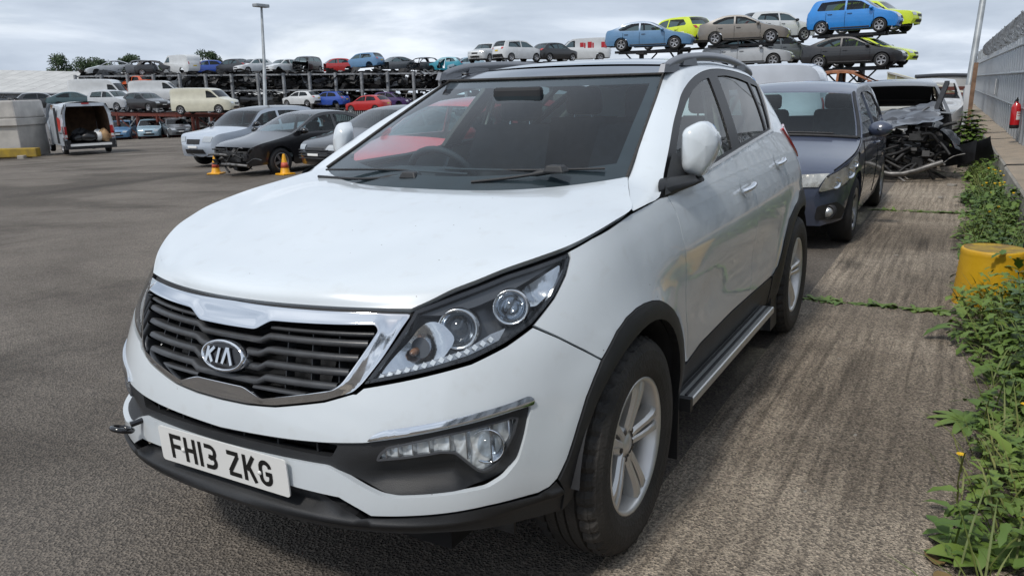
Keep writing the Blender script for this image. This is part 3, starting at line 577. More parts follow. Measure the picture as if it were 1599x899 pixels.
def bonnet_pt(i, t, dz=0.):
    E_, C_ = EE[i], CC[i]; a = abs(t); s = sq[i]; p = 2.0+1.2*s
    rid = .010*min(1, s*5)*(1-1/(1+math.exp(-(a-(.60+.12*s))/.045)))*min(1, (1-s)*6)
    nose = -.012*max(0, 1-s*6)*0
    return (C_[0]+(E_[0]-C_[0])*a**(2.0+.6*s), E_[1]*t, C_[2]-.006+(E_[2]-C_[2]+.006)*a**p+rid+nose+dz)
bonP = [[bonnet_pt(i, t) for t in tt] for i in range(len(sq))]
m = MB(); m.grid(bonP, flip=True)
# folded rim of the bonnet
loop = [bonP[0][j] for j in range(57)]+[bonP[i][56] for i in range(1, len(sq))]+[bonP[-1][j] for j in range(55, -1, -1)]+[bonP[i][0] for i in range(len(sq)-2, 0, -1)]
lp = np.array(loop); cen = np.array([.2, 0, .9]); inn = lp+(cen-lp)*.02-[0, 0, .016]; m.add(np.r_[lp, inn], [(i, (i+1) % len(lp), len(lp)+(i+1) % len(lp), len(lp)+i) for i in range(len(lp))], True)
bonnet = m.build('bonnet', 'white_paint', kia)
MB().grid([[bonnet_pt(i, t*.985, -.03) for t in tt[::4]] for i in range(0, len(sq), 4)]).build('bonnet_inner', 'void_black', kia)
# slam panel seen in the gap over the grille
link('slam_panel', surf_mesh('slam_panel', KS, sym([(0, .938), (.3, .936), (.62, .928), (.61, .91), (0, .92)]), [], .04, -.012, .05), 'trim_dark', kia)
# ---- windscreen, cowl, roof
we = curve([(-.415, .706, 1.166), (-.60, .674, 1.252), (-.80, .638, 1.347), (-1.0, .602, 1.439), (-1.15, .572, 1.508), (-1.195, .562, 1.528)], 30)
wc = curve([(-.12, 0, 1.100), (-.35, 0, 1.228), (-.60, 0, 1.350), (-.85, 0, 1.457), (-.97, 0, 1.503), (-1.03, 0, 1.526)], 30)
def scr(i, t, off=0.):
    a = abs(t); i0 = int(min(28, math.floor(i))); f = i-i0; E_ = we[i0]*(1-f)+we[i0+1]*f; C_ = wc[i0]*(1-f)+wc[i0+1]*f
    return np.array((C_[0]+(E_[0]-C_[0])*a**2.1, E_[1]*t, C_[2]+(E_[2]-C_[2])*a**2.1))+np.array([.70, 0, .71])*off
tw = np.linspace(-1, 1, 33)
MB().grid([[scr(i, t*.992) for t in tw] for i in range(30)], flip=True).build('windscreen', 'screen_glass', kia)
fb = MB()
fb.grid([[scr(i, t, -.004) for t in np.linspace(.925, .995, 4)] for i in range(30)]); fb.grid([[scr(i, -t, -.004) for t in np.linspace(.925, .995, 4)] for i in range(30)], flip=True)
fb.grid([[scr(i, t, -.004) for t in np.linspace(-.93, .93, 25)] for i in np.linspace(26.2, 29, 4)]); fb.grid([[scr(i, t, -.004) for t in np.linspace(-.93, .93, 25)] for i in np.linspace(0, 4.2, 4)])
fb.grid([[scr(i, t, -.005) for t in np.linspace(-.17, .06, 6)] for i in np.linspace(24.6, 26.5, 3)])
fb.build('screen_border', 'trim_dark', kia)
m = MB(); m.grid([[np.array(bonP[-1][j])*(1-k)+np.array([0, 0, -.035])+(scr(1.5, tt[j]))*k for j in range(57)] for k in np.linspace(-.05, 1, 6)]); m.build('cowl', 'black_plastic', kia)
# black infill at the foot of each pillar
for sg in (1, -1):
    rows = [[(np.array(p))*[1, sg, 1] for p in ((-.33, .72, 1.135), (-.43, .70, 1.168))], [np.array(p)*[1, sg, 1] for p in ((-.36, .60, 1.13), (-.52, .66, 1.205))]]
    MB().grid(rows, flip=sg < 0).build('pillar_foot_trim', 'gloss_black', kia)
re_ = curve([(-1.195, .566, 1.535), (-1.30, .566, 1.553), (-1.45, .566, 1.573), (-1.8, .561, 1.590), (-2.2, .553, 1.583), (-2.6, .547, 1.556), (-2.86, .54, 1.523), (-3.2, .50, 1.45)], 48)
rc_ = curve([(-1.035, 0, 1.532), (-1.2, 0, 1.571), (-1.4, 0, 1.597), (-1.8, 0, 1.620), (-2.2, 0, 1.616), (-2.6, 0, 1.592), (-3.0, 0, 1.545), (-3.28, 0, 1.49)], 48)
def roofp(i, t): return (rc_[i][0]+(re_[i][0]-rc_[i][0])*t*t, re_[i][1]*t, rc_[i][2]+(re_[i][2]-rc_[i][2])*abs(t)**2.3)
roof = MB().grid([[roofp(i, t) for t in tw] for i in range(0, 5)], flip=True); roof.build('roof_header', 'roof_glass', kia)
tw2 = np.linspace(-.85, .85, 29)
MB().grid([[np.array(roofp(i, t))+[0, 0, .003] for t in tw2] for i in range(5, 40)], flip=True).build('roof_glass_panel', 'roof_glass', kia)
MB().grid([[np.array(roofp(i, t))-[0, 0, .004] for t in tw] for i in range(4, 48)], flip=True).build('roof', 'roof_glass', kia)
rowt = MB().tube([np.array(scr(29, t, .004)) for t in tw], .007, 6); rowt.tube([scr(i, 1.0, .002) for i in range(0, 30)], .007, 6); rowt.tube([scr(i, -1.0, .002) for i in range(0, 30)], .007, 6); rowt.build('screen_seal', 'rubber', kia)
for sg in (1, -1):
    rp = curve([(-1.14, .578, 1.545), (-1.20, .579, 1.565), (-1.32, .579, 1.588), (-1.6, .576, 1.608), (-2.0, .571, 1.614), (-2.4, .561, 1.597), (-2.7, .55, 1.565), (-2.86, .545, 1.535)], 40)*[1, sg, 1]
    m = MB().tube(rp, [.008]+[.0125]*38+[.008], 8, flat=1.7); m.build('roof_rail', 'rail_grey', kia)
    for i in (0, 8, 31): 
        p = rp[i+(2 if i == 0 else 0)]; MB().box(p-[0, 0, .018], (.22, .026, .035), taper=.8).build('rail_foot', 'rail_grey', kia)
# ---- headlamps
heads = []
for k in (0, 1):
    sg = -1 if k else 1; hp = rounded(HEAD, .01, 2)
    o = link('headlamp', surf_mesh('headlamp', KS, inset(hp, .004), [], .02, .0, .0, mirror=bool(k)), 'lamp_lens', kia); heads.append(o)
    def hb(nm, poly, mt, off, sp=.02, th=0., holes=()):
        return link(nm, surf_mesh(nm, KS, poly, holes, sp, off, th, mirror=bool(k)), mt, o)
    hb('lamp_rim', inset(hp, .002), 'gloss_black', -.001, .02, .09, [inset(hp, .011)])
    hb('housing', inset(hp, .004), 'lamp_dark', lambda q: -.05-.02*np.sin(q[:, 0]*9)**2, .03)
    hb('inner_reflector', rounded([(.515, .772), (.62, .885), (.66, .905), (.70, .90), (.735, .86), (.69, .81), (.60, .785)], .02, 3), 'lamp_bowl', lambda q: -.022-.05*np.exp(-((q[:, 0]-.625)**2+(q[:, 1]-.845)**2)/.0022), .012, .02)
    hb('outer_reflector', rounded([(.93, .945), (.98, .972), (1.10, 1.006), (1.095, .99), (1.04, .94), (.985, .915), (.95, .915)], .01, 3), 'lamp_bowl', lambda q: -.014-.03*np.exp(-((q[:, 0]-1.0)**2+(q[:, 1]-.955)**2)/.0016), .012, .02)
    hb('upper_mask', rounded([(.64, .918), (.76, .948), (.92, .985), (1.10, 1.014), (1.0, .985), (.90, .955), (.80, .93), (.70, .915)], .005, 2), 'lamp_dark', -.018, .02, .02)
    drl = [(.505, .762), (.621, .786), (.761, .816), (.85, .845), (.875, .872), (.83, .862), (.75, .829), (.62, .799), (.52, .776)]
    hb('running_light_strip', drl, 'lamp_grey', -.022, .012, .02)
    hb('lower_lip', [(.49, .755), (.621, .780), (.761, .806), (.861, .839), (.935, .870), (.93, .876), (.855, .846), (.76, .813), (.62, .786), (.495, .762)], 'gloss_black', -.010, .02, .02)
    for j in range(14):
        f = j/13; uq = .525+.30*f; zq = np.interp(uq, [.52, .62, .75, .84], [.769, .7925, .8225, .853]); a = KS(np.array([[uq, zq]]))[0]*[1, sg, 1]; nn = snorm(KS, np.array([[uq, zq]]))[0]*[1, sg, 1]
        q = np.array(Vector((0, 0, 1)).rotation_difference(Vector(nn)).to_matrix()); MB().box((0, 0, 0), (.013, .012, .008)).xf(q, a-nn*.017).build('diode', 'lamp_reflector', o)
    for (uq, zq, rad, deep) in ((.742, .883, .052, .03), (.905, .921, .046, .022)):
        a = KS(np.array([[uq, zq]]))[0]*[1, sg, 1]; nn = snorm(KS, np.array([[uq, zq]]))[0]*[1, sg, 1]; fd = np.array([.93, .30*sg, .06]); fd = fd*.75+nn*.35; fd /= np.linalg.norm(fd)
        q = np.array(Vector((0, 0, 1)).rotation_difference(Vector(fd)).to_matrix()); c0 = a-nn*deep
        pr = MB().lathe([(rad*1.12, -.06), (rad*1.16, -.012), (rad*1.06, .004), (rad*.98, .006), (rad*.86, -.006), (rad*.80, -.02)], 32, axis='z').xf(q, c0).build('projector_bezel', 'satin_chrome', o)
        MB().lathe([(rad*.86, -.006), (rad*.74, -.013), (rad*.70, -.02)], 32, axis='z').xf(q, c0).build('projector_ring', 'chrome', pr)
        MB().lathe([(.0004, .010), (rad*.25, .008), (rad*.5, .001), (rad*.66, -.010), (rad*.74, -.022)], 28, axis='z').xf(q, c0).build('projector_lens', 'lens_ball', pr)
        MB().lathe([(rad*.74, -.022), (rad*.62, -.034), (rad*.3, -.044), (.001, -.048)], 28, axis='z').xf(q, c0).build('projector_bowl', 'lamp_bowl', pr); MB().box((0, 0, 0), (rad*1.1, .006, .004)).xf(q, c0-fd*.026).build('projector_shutter', 'lamp_dark', pr)
    a = KS(np.array([[.61, .832]]))[0]*[1, sg, 1]; nn = snorm(KS, np.array([[.61, .832]]))[0]*[1, sg, 1]; q = np.array(Vector((0, 0, 1)).rotation_difference(Vector((.95, .25*sg, .1))).to_matrix())
    MB().lathe([(.001, .012), (.008, .008), (.011, -.004), (.010, -.03)], 14, axis='z').xf(q, a-nn*.045).build('indicator', 'amber', o)
# ---- door mirrors (folded)
MO = [(-.072, .0618), (-.0594, .08), (-.029, .0954), (-.0011, .105), (.0194, .1031), (.0376, .0908), (.0639, .057), (.0758, .0234), (.0651, -.0166), (.0423, -.0563), (.0232, -.0804), (.004, -.105), (-.0271, -.0963), (-.0633, -.0827), (-.0737, -.0632), (-.0741, .0008)]
mop = rounded(MO, .02, 4); mn = np.array([.75, .66, .05]); mn /= np.linalg.norm(mn); mt_ = np.cross([0, 0, 1], mn); mt_ /= np.linalg.norm(mt_); mu = np.cross(mn, mt_); mc = np.array([-.718, .871, 1.244])
for k, dr in enumerate(fdoors):
    sg = -1 if k else 1; rows = []
    back = np.array([-.9, .05, 0])
    for (s, h, b) in ((.02, .050, 0), (.30, .047, 0), (.62, .040, 0), (.84, .030, 0), (.95, .017, 0), (1.0, 0, .015), (1.0, 0, .06), (.97, 0, .085), (.90, -.002, .085), (.02, -.004, .085)):
        rows.append([(mc+mt_*(p[0]*s+.006*(1-s))+mu*(p[1]*s+.012*(1-s))+mn*(h-.0)+back*b*(.8))*[1, sg, 1] for p in mop]+[(mc+mt_*(mop[0][0]*s+.006*(1-s))+mu*(mop[0][1]*s+.012*(1-s))+mn*h+back*b*.8)*[1, sg, 1]])
    mr = MB().grid(rows, flip=(k == 0)).build('door_mirror', 'white_paint', dr)
    m = MB(); rows = []
    for f, (c, ry, rz_) in enumerate((((-.44, .83, 1.130), .02, .035), ((-.52, .85, 1.137), .03, .026), ((-.62, .872, 1.140), .04, .018), ((-.70, .885, 1.142), .035, .012))):
        rows.append([((c[0]+.06*math.cos(a), c[1]+ry*.5*math.cos(a+1), c[2]+rz_*math.sin(a))*np.array([1, sg, 1])) for a in np.linspace(0, 2*math.pi, 17)])
    m.grid(rows, flip=k == 1); m.build('mirror_arm', 'black_plastic', dr)
    MB().grid([[(KS(np.array([[uu, zz]]))[0]+[0, .012, 0])*[1, sg, 1] for uu in np.linspace(ul, ur, 5)] for zz, ul, ur in ((1.115, 1.80, 2.10), (1.15, 1.85, 2.12), (1.19, 1.93, 2.14), (1.235, 2.03, 2.15))], flip=k == 0).build('mirror_triangle', 'black_plastic', dr)
# ---- door handles
for doors, ua, ub, z0 in ((fdoors, 2.70, 2.93, 1.019), (rdoors, 3.50, 3.72, 1.064)):
    for k, dr in enumerate(doors):
        sg = -1 if k else 1; us = np.linspace(ua, ub, 13); uvq = np.stack([us, z0+.012*np.linspace(0, 1, 13)], 1); P = KS(uvq)+np.array([0, 1, 0])*(.014+.018*np.sin(np.linspace(.25, math.pi-.25, 13)))[:, None]
        MB().tube(P*[1, sg, 1], [.008]+[.015]*11+[.008], 8, flat=.7).build('door_handle', 'chrome', dr)
        cup = [(ua+.115+.07*math.cos(t), z0+.004+.045*math.sin(t)) for t in np.linspace(0, 2*math.pi, 25)[:-1]]
        link('handle_cup', surf_mesh('handle_cup', KS, cup, [], .02, lambda q: .002-.0*q[:, 0], 0, mirror=bool(k)), 'white_paint', dr)
# ---- wheels
def wheel_parts(parent, loc, sg, R=.357, W=.235, rim=.226, spokes=5, seg=120):
    w_ = thing('wheel', None, None); w_.parent = parent; w_.location = loc; hw = W/2
    pr = [(rim*.965, hw-.012), (rim*1.03, hw-.002), (rim*1.12, hw+.006), (R*.80, hw+.010), (R*.88, hw+.007), (R*.945, hw-.004), (R*.975, hw-.017), (R*.99, hw-.028)]
    tr = []
    for a, b in ((.088, .060), (.052, .020), (.012, -.012), (-.020, -.052), (-.060, -.088)):
        a, b = a*W/.235, b*W/.235; tr += [(R*.972, a+.001), (R, a), (R, b), (R*.972, b-.001)]
    tr[0] = (R*.995, tr[0][1]+.002)
    prof = pr+tr+[(a, -b) for a, b in pr[::-1]]
    m = MB().lathe(prof, seg, axis='y', smooth=False); k_ = len(prof)
    m.v = [((a*.975, b*sg, c*.975) if (abs(b) > .054*W/.235 and math.hypot(a, c) > R*.96 and (i//k_) % 3 == 0) else (a, b*sg, c)) for i, (a, b, c) in enumerate(m.v)]
    if sg > 0: m.f = [f[::-1] for f in m.f]
    m.build('tyre', 'rubber', w_)
    y0 = hw-.008
    m = MB().lathe([(rim*.99, y0-.01), (rim*1.0, y0+.002), (rim*.965, y0+.004), (rim*.93, y0-.010), (rim*.90, y0-.06), (rim*.86, -.05), (rim*.93, -hw+.02)], seg, axis='y'); m.v = [(a, b*sg, c) for a, b, c in m.v]; m.build('rim', 'alloy', w_)
    for k in range(spokes):
        a0 = math.pi/2+.25+k*2*math.pi/spokes; sp = MB()
        for side in (1, -1):
            rows = []
            for rr, ya, t0, t1 in ((.045, -.030, .00, .55), (.07, -.026, .03, .42), (.10, -.020, .055, .31), (.14, -.012, .045, .245), (.18, -.007, .035, .225), (.2105, -.008, .03, .235)):
                rr_ = rr*rim/.226; row = []
                for ang, dy in ((t0, -.045), (t0, -.006), (t0+(t1-t0)*.2, .0), (t0+(t1-t0)*.75, .0), (t1, -.012), (t1, -.05)):
                    A_ = a0+side*ang; row.append((rr_*math.cos(A_), (y0+ya+dy)*sg, rr_*math.sin(A_)))
                rows.append(row)
            sp.grid(rows, False, flip=(side*sg > 0))
        sp.build('spoke', 'alloy', w_)
    m = MB().lathe([(.001, y0-.026), (.026, y0-.027), (.030, y0-.030), (.036, y0-.034), (.060, y0-.036), (.066, y0-.06)], 24, axis='y'); m.v = [(a, b*sg, c) for a, b, c in m.v]; m.build('hub_cap', 'alloy', w_)
    for k in range(5):
        A_ = math.pi/2+.25+math.pi/5+k*2*math.pi/5; MB().lathe([(.001, sg*(y0-.03)), (.009, sg*(y0-.03)), (.010, sg*(y0-.05))], 8, c=(.05*math.cos(A_), 0, .05*math.sin(A_)), axis='y').build('wheel_nut', 'brake', w_)
    m = MB().lathe([(.05, .02*sg), (.15, .02*sg), (.15, .0), (.05, 0)], 32, axis='y'); m.lathe([(.001, .0), (rim*.9, -.03*sg)], 24, axis='y'); m.build('brake_disc', 'brake', w_)
    return w_
for wx in (0, -2.64):
    for sg in (1, -1): wheel_parts(kia, (wx, sg*.803, .353), sg)
# ---- running boards, mud flaps, deflectors
for sg in (1, -1):
    m = MB().box((-1.2, sg*.905, .325), (1.42, .085, .035)); o = bevel(m.build('running_board', 'silver_step', kia), .008, 2)
    for yy in (.885, .915): MB().box((-1.2, sg*yy, .3445), (1.38, .012, .006)).build('tread_strip', 'black_plastic', o)
    MB().box((-.475, sg*.90, .325), (.03, .095, .05)).build('step_end_cap', 'black_plastic', o)
    MB().box((-.425, sg*.83, .27), (.012, .17, .30)).build('mud_flap', 'black_plastic', kia)
    MB().box((-2.20, sg*.82, .30), (.16, .14, .32), taper=.85).build('rear_arch_flap', 'black_plastic', kia)
    MB().box((.50, sg*.66, .31), (.012, .16, .10)).build('air_deflector', 'black_plastic', kia)
# ---- wipers
for pts in (((-.243, -.60, 1.137), (-.235, -.38, 1.135), (-.27, -.13, 1.150)), ((-.225, .17, 1.142), (-.262, .315, 1.158), (-.318, .478, 1.185))):
    P = curve(pts, 14)+[0, 0, .012]; MB().tube(P, [.006]*10+[.012]*4, 6).build('wiper_arm', 'black_plastic', kia)
    q = P[-1]; o = MB().box(q+[.012, .0, .006], (.06, .085, .026), taper=.7).build('wiper_joint', 'black_plastic', kia); bevel(o, .006)
for pts in (((-.30, -.60, 1.172), (-.29, -.25, 1.182), (-.285, .12, 1.176)), ((-.31, .0, 1.19), (-.335, .35, 1.192), (-.42, .62, 1.197))):
    MB().tube(curve(pts, 12)+[.004, 0, .0], .008, 6, flat=.6).build('wiper_blade', 'black_plastic', kia)
# ---- cabin
m = MB(); m.grid([[(x_, y_, z_+.02*math.cos(y_*3)) for y_ in np.linspace(-.68, .68, 15)] for x_, z_ in ((-.25, 1.07), (-.45, 1.105), (-.62, 1.10), (-.72, 1.06), (-.75, .9))]); m.build('dashboard', 'trim_dark', kia)
bevel(MB().box((-.62, -.37, 1.12), (.22, .36, .07)).build('instrument_hood', 'trim_dark', kia), .03)
a = np.linspace(0, 2*math.pi, 33)[:-1]; Rw = .185
sw = MB().tube([(-.84+.09*math.sin(t), -.37+Rw*math.cos(t), 1.06+Rw*.9*math.sin(t)) for t in a], .016, 8, closed=True).build('steering_wheel', 'trim_dark', kia)
m = MB().box((-.84, -.37, 1.05), (.05, .12, .10)); m.bar((-.84, -.54, 1.06), (-.84, -.20, 1.06), .03, .02); m.build('steering_boss', 'trim_dark', sw)
def seat(x_, y_, wd):
    s = bevel(MB().box((x_, y_, .72), (.52, wd, .2)).build('seat', 'seat_cloth', kia), .05, 3)
    b = MB(); b.grid([[(x_-.20-zz*.28+.05*(abs(t)**2), y_+t*wd*.5*(1-.12*zz*zz), .78+zz*.52) for t in np.linspace(-1, 1, 9)] for zz in np.linspace(0, 1, 8)], flip=True); b.grid([[(x_-.34-zz*.28, y_+t*wd*.5*(1-.12*zz*zz), .78+zz*.52) for t in np.linspace(-1, 1, 9)] for zz in np.linspace(0, 1, 8)]); b.build('backrest', 'seat_cloth', s)
    h = bevel(MB().box((x_-.52, y_, 1.40), (.09, .25, .17), taper=.9).build('headrest', 'seat_cloth', s), .04, 3)
    for q in (-.06, .06): MB().tube([(x_-.50, y_+q, 1.27), (x_-.52, y_+q, 1.36)], .006, 6).build('headrest_post', 'chrome', s)
seat(-1.05, -.36, .50); seat(-1.05, .36, .50); seat(-1.95, -.40, .42); seat(-1.95, .0, .36); seat(-1.95, .40, .42)
bevel(MB().box((-.86, 0.02, 1.455), (.04, .24, .07)).build('interior_mirror', 'trim_dark', kia), .015)
for sg in (1, -1):
    MB().tube([(-1.62, sg*.70, 1.12), (-1.72, sg*.60, 1.48)], .035, 8, flat=.5).build('pillar_trim', 'trim_beige', kia)
    MB().tube([(-1.58, sg*.715, 1.05), (-1.68, sg*.615, 1.45)], .016, 6, flat=.3).build('seat_belt', 'trim_dark', kia)
    MB().tube([(-2.5, sg*.70, 1.15), (-2.8, sg*.52, 1.46)], .05, 8, flat=.5).build('pillar_trim', 'trim_beige', kia)
MB().grid([[(x_, y_, 1.535+.03*(1-(y_/.6)**2)-.03*abs(x_+1.9)) for y_ in np.linspace(-.52, .52, 7)] for x_ in (-1.25, -1.6, -2.0, -2.5, -2.9)]).build('headlining', 'seat_cloth', kia)
# ================================================================== other cars: one builder, several body shapes
mat('car_rubber', (.018, .018, .019), .8)
mat('car_alloy', (.42, .42, .43), .35, metal=.8, var=.1, vscale=9)
mat('car_dark', (.014, .014, .016), .55, var=.4, vscale=9)
mat('plate_yellow', (.62, .44, .03), .4)
mat('lamp_clear', (.55, .57, .58), .12, metal=.6, bump=.2, bscale=30)
mat('engine_metal', (.16, .155, .15), .45, metal=.6, var=.5, vscale=9)
mat('engine_dark', (.02, .02, .021), .6, var=.6, vscale=7)
mat('rust', (.17, .065, .03), .85, col2=(.32, .13, .06), vscale=5, bump=.3, bscale=40)
glassmat('car_glass', (.30, .36, .37), 0, .95, 1.5)
glassmat('clear_glass', (.68, .80, .80), 0, .95, 1.48)
PAINT = {}
def paint(c, rough=.32):
    k = tuple(round(q, 3) for q in c)
    if k not in PAINT: PAINT[k] = mat('paint_%d' % len(PAINT), c, rough, coat=.8, var=.06, vscale=2.5)
    return PAINT[k]
SPEC = {
 'hatch': dict(L=4.0, W=1.74, wb=(1.24, -1.25), R=.31, belt=.92, E=[(1.90, .24), (1.97, .48), (1.90, .68), (1.66, .79), (.95, .94), (.28, 1.36), (-.35, 1.44), (-1.25, 1.38), (-1.72, 1.02), (-1.92, .86), (-1.98, .52), (-1.9, .28)],
   win=[[(.82, .97), (.27, 1.29), (-.02, 1.35), (-.24, 1.37), (-.24, .98)], [(-.32, .985), (-.32, 1.37), (-.7, 1.365), (-1.08, 1.32), (-1.32, 1.08), (-1.28, 1.02)]]),
 'saloon': dict(L=4.48, W=1.76, wb=(1.36, -1.33), R=.315, belt=.90, E=[(2.12, .24), (2.20, .46), (2.12, .64), (1.85, .76), (.98, .94), (.10, 1.36), (-.50, 1.42), (-1.05, 1.36), (-1.80, 1.08), (-2.10, 1.0), (-2.2, .6), (-2.12, .3)],
   win=[[(.86, .96), (.12, 1.29), (-.12, 1.335), (-.36, 1.35), (-.36, .97)], [(-.44, .975), (-.44, 1.35), (-.85, 1.325), (-1.25, 1.20), (-1.50, 1.07), (-1.42, 1.0)]]),
 'suv': dict(L=4.4, W=1.84, wb=(1.32, -1.32), R=.35, belt=1.05, E=[(2.06, .32), (2.16, .58), (2.10, .84), (1.92, .95), (1.0, 1.08), (.36, 1.52), (-.4, 1.62), (-1.6, 1.57), (-2.0, 1.15), (-2.14, .98), (-2.18, .6), (-2.08, .36)],
   win=[[(.86, 1.11), (.34, 1.44), (.05, 1.50), (-.22, 1.52), (-.22, 1.12)], [(-.30, 1.12), (-.30, 1.525), (-.8, 1.52), (-1.35, 1.48), (-1.62, 1.24), (-1.58, 1.16)]]),
 'mpv': dict(L=4.1, W=1.72, wb=(1.26, -1.28), R=.31, belt=1.0, E=[(1.92, .26), (2.02, .50), (1.94, .74), (1.72, .88), (1.12, 1.04), (.42, 1.50), (-.3, 1.58), (-1.55, 1.54), (-1.86, 1.12), (-1.97, .95), (-2.0, .55), (-1.92, .3)],
   win=[[(1.0, 1.06), (.42, 1.42), (.1, 1.48), (-.2, 1.50), (-.2, 1.06)], [(-.28, 1.06), (-.28, 1.50), (-.8, 1.49), (-1.35, 1.46), (-1.52, 1.12), (-1.48, 1.08)]]),
 'van': dict(L=4.9, W=1.92, wb=(1.52, -1.52), R=.33, belt=1.12, E=[(2.32, .30), (2.44, .58), (2.38, .84), (2.20, 1.0), (1.62, 1.18), (1.02, 1.72), (.5, 1.86), (-2.1, 1.88), (-2.38, 1.25), (-2.42, 1.0), (-2.42, .6), (-2.36, .36)],
   win=[[(1.52, 1.18), (1.02, 1.60), (.80, 1.70), (.62, 1.70), (.62, 1.18)]]),
 'bigvan': dict(L=5.4, W=2.05, wb=(1.75, -1.7), R=.34, belt=1.3, E=[(2.55, .30), (2.68, .62), (2.62, .94), (2.45, 1.14), (1.98, 1.36), (1.42, 2.12), (.9, 2.42), (-2.45, 2.44), (-2.66, 1.4), (-2.68, 1.0), (-2.68, .6), (-2.6, .36)],
   win=[[(1.88, 1.36), (1.42, 1.94), (1.15, 2.0), (.95, 2.0), (.95, 1.36)]]),
}
def gB(sp, x, z):
    L, W, be = sp['L'], sp['W'], sp['belt']; top = max(p[1] for p in sp['E'])
    tum = .955 if 'van' in sp.get('k', '') else .74
    pr = ip(z, [.15, .35, .6, be-.12, be, top], [.93, .975, 1.0, .995, .97, tum if tum > .9 else tum])
    return W/2*pr*np.clip(1-(np.abs(x)/(L/2*1.035))**8, .02, 1)**.33
def ecurve(sp, n=12):
    E = np.array(sp['E'], float); out_ = []; lab = []
    # piecewise catmull-rom keeping the sharper corners
    m = np.gradient(E, axis=0)*.75
    for i in range(len(E)-1):
        for t in np.linspace(0, 1, n+1)[:-1]:
            out_.append((2*t**3-3*t*t+1)*E[i]+(t**3-2*t*t+t)*m[i]+(-2*t**3+3*t*t)*E[i+1]+(t**3-t*t)*m[i+1]); lab.append(i+t)
    out_.append(E[-1]); lab.append(len(E)-1.); return np.array(out_), np.array(lab)
BUL = [.10, .13, .12, .10, .13, .10, .03, -.05, -.10, -.10, -.11, -.08]; CRO = [0, 0, .01, .025, .035, .03, .05, .045, .02, .01, 0, 0]
def top_pt(sp, s, t, off=0.):
    E, lab = sp['ec']; xe, ze = np.interp(s, lab, E[:, 0]), np.interp(s, lab, E[:, 1]); bu, cr_ = np.interp(s, range(12), BUL), np.interp(s, range(12), CRO)
    ye = float(gB(sp, np.array(xe), np.array(ze))); a = abs(t)
    e1 = .05; x1, z1 = np.interp(s+e1, lab, E[:, 0]), np.interp(s+e1, lab, E[:, 1]); x0, z0 = np.interp(s-e1, lab, E[:, 0]), np.interp(s-e1, lab, E[:, 1])
    n = np.array([z0-z1, 0, x1-x0]); n = n/(np.linalg.norm(n)+1e-9)*-1
    return np.array([xe+bu*(1-a*a), ye*t, ze+cr_*(1-a**2.5)])+n*off
GM = {}
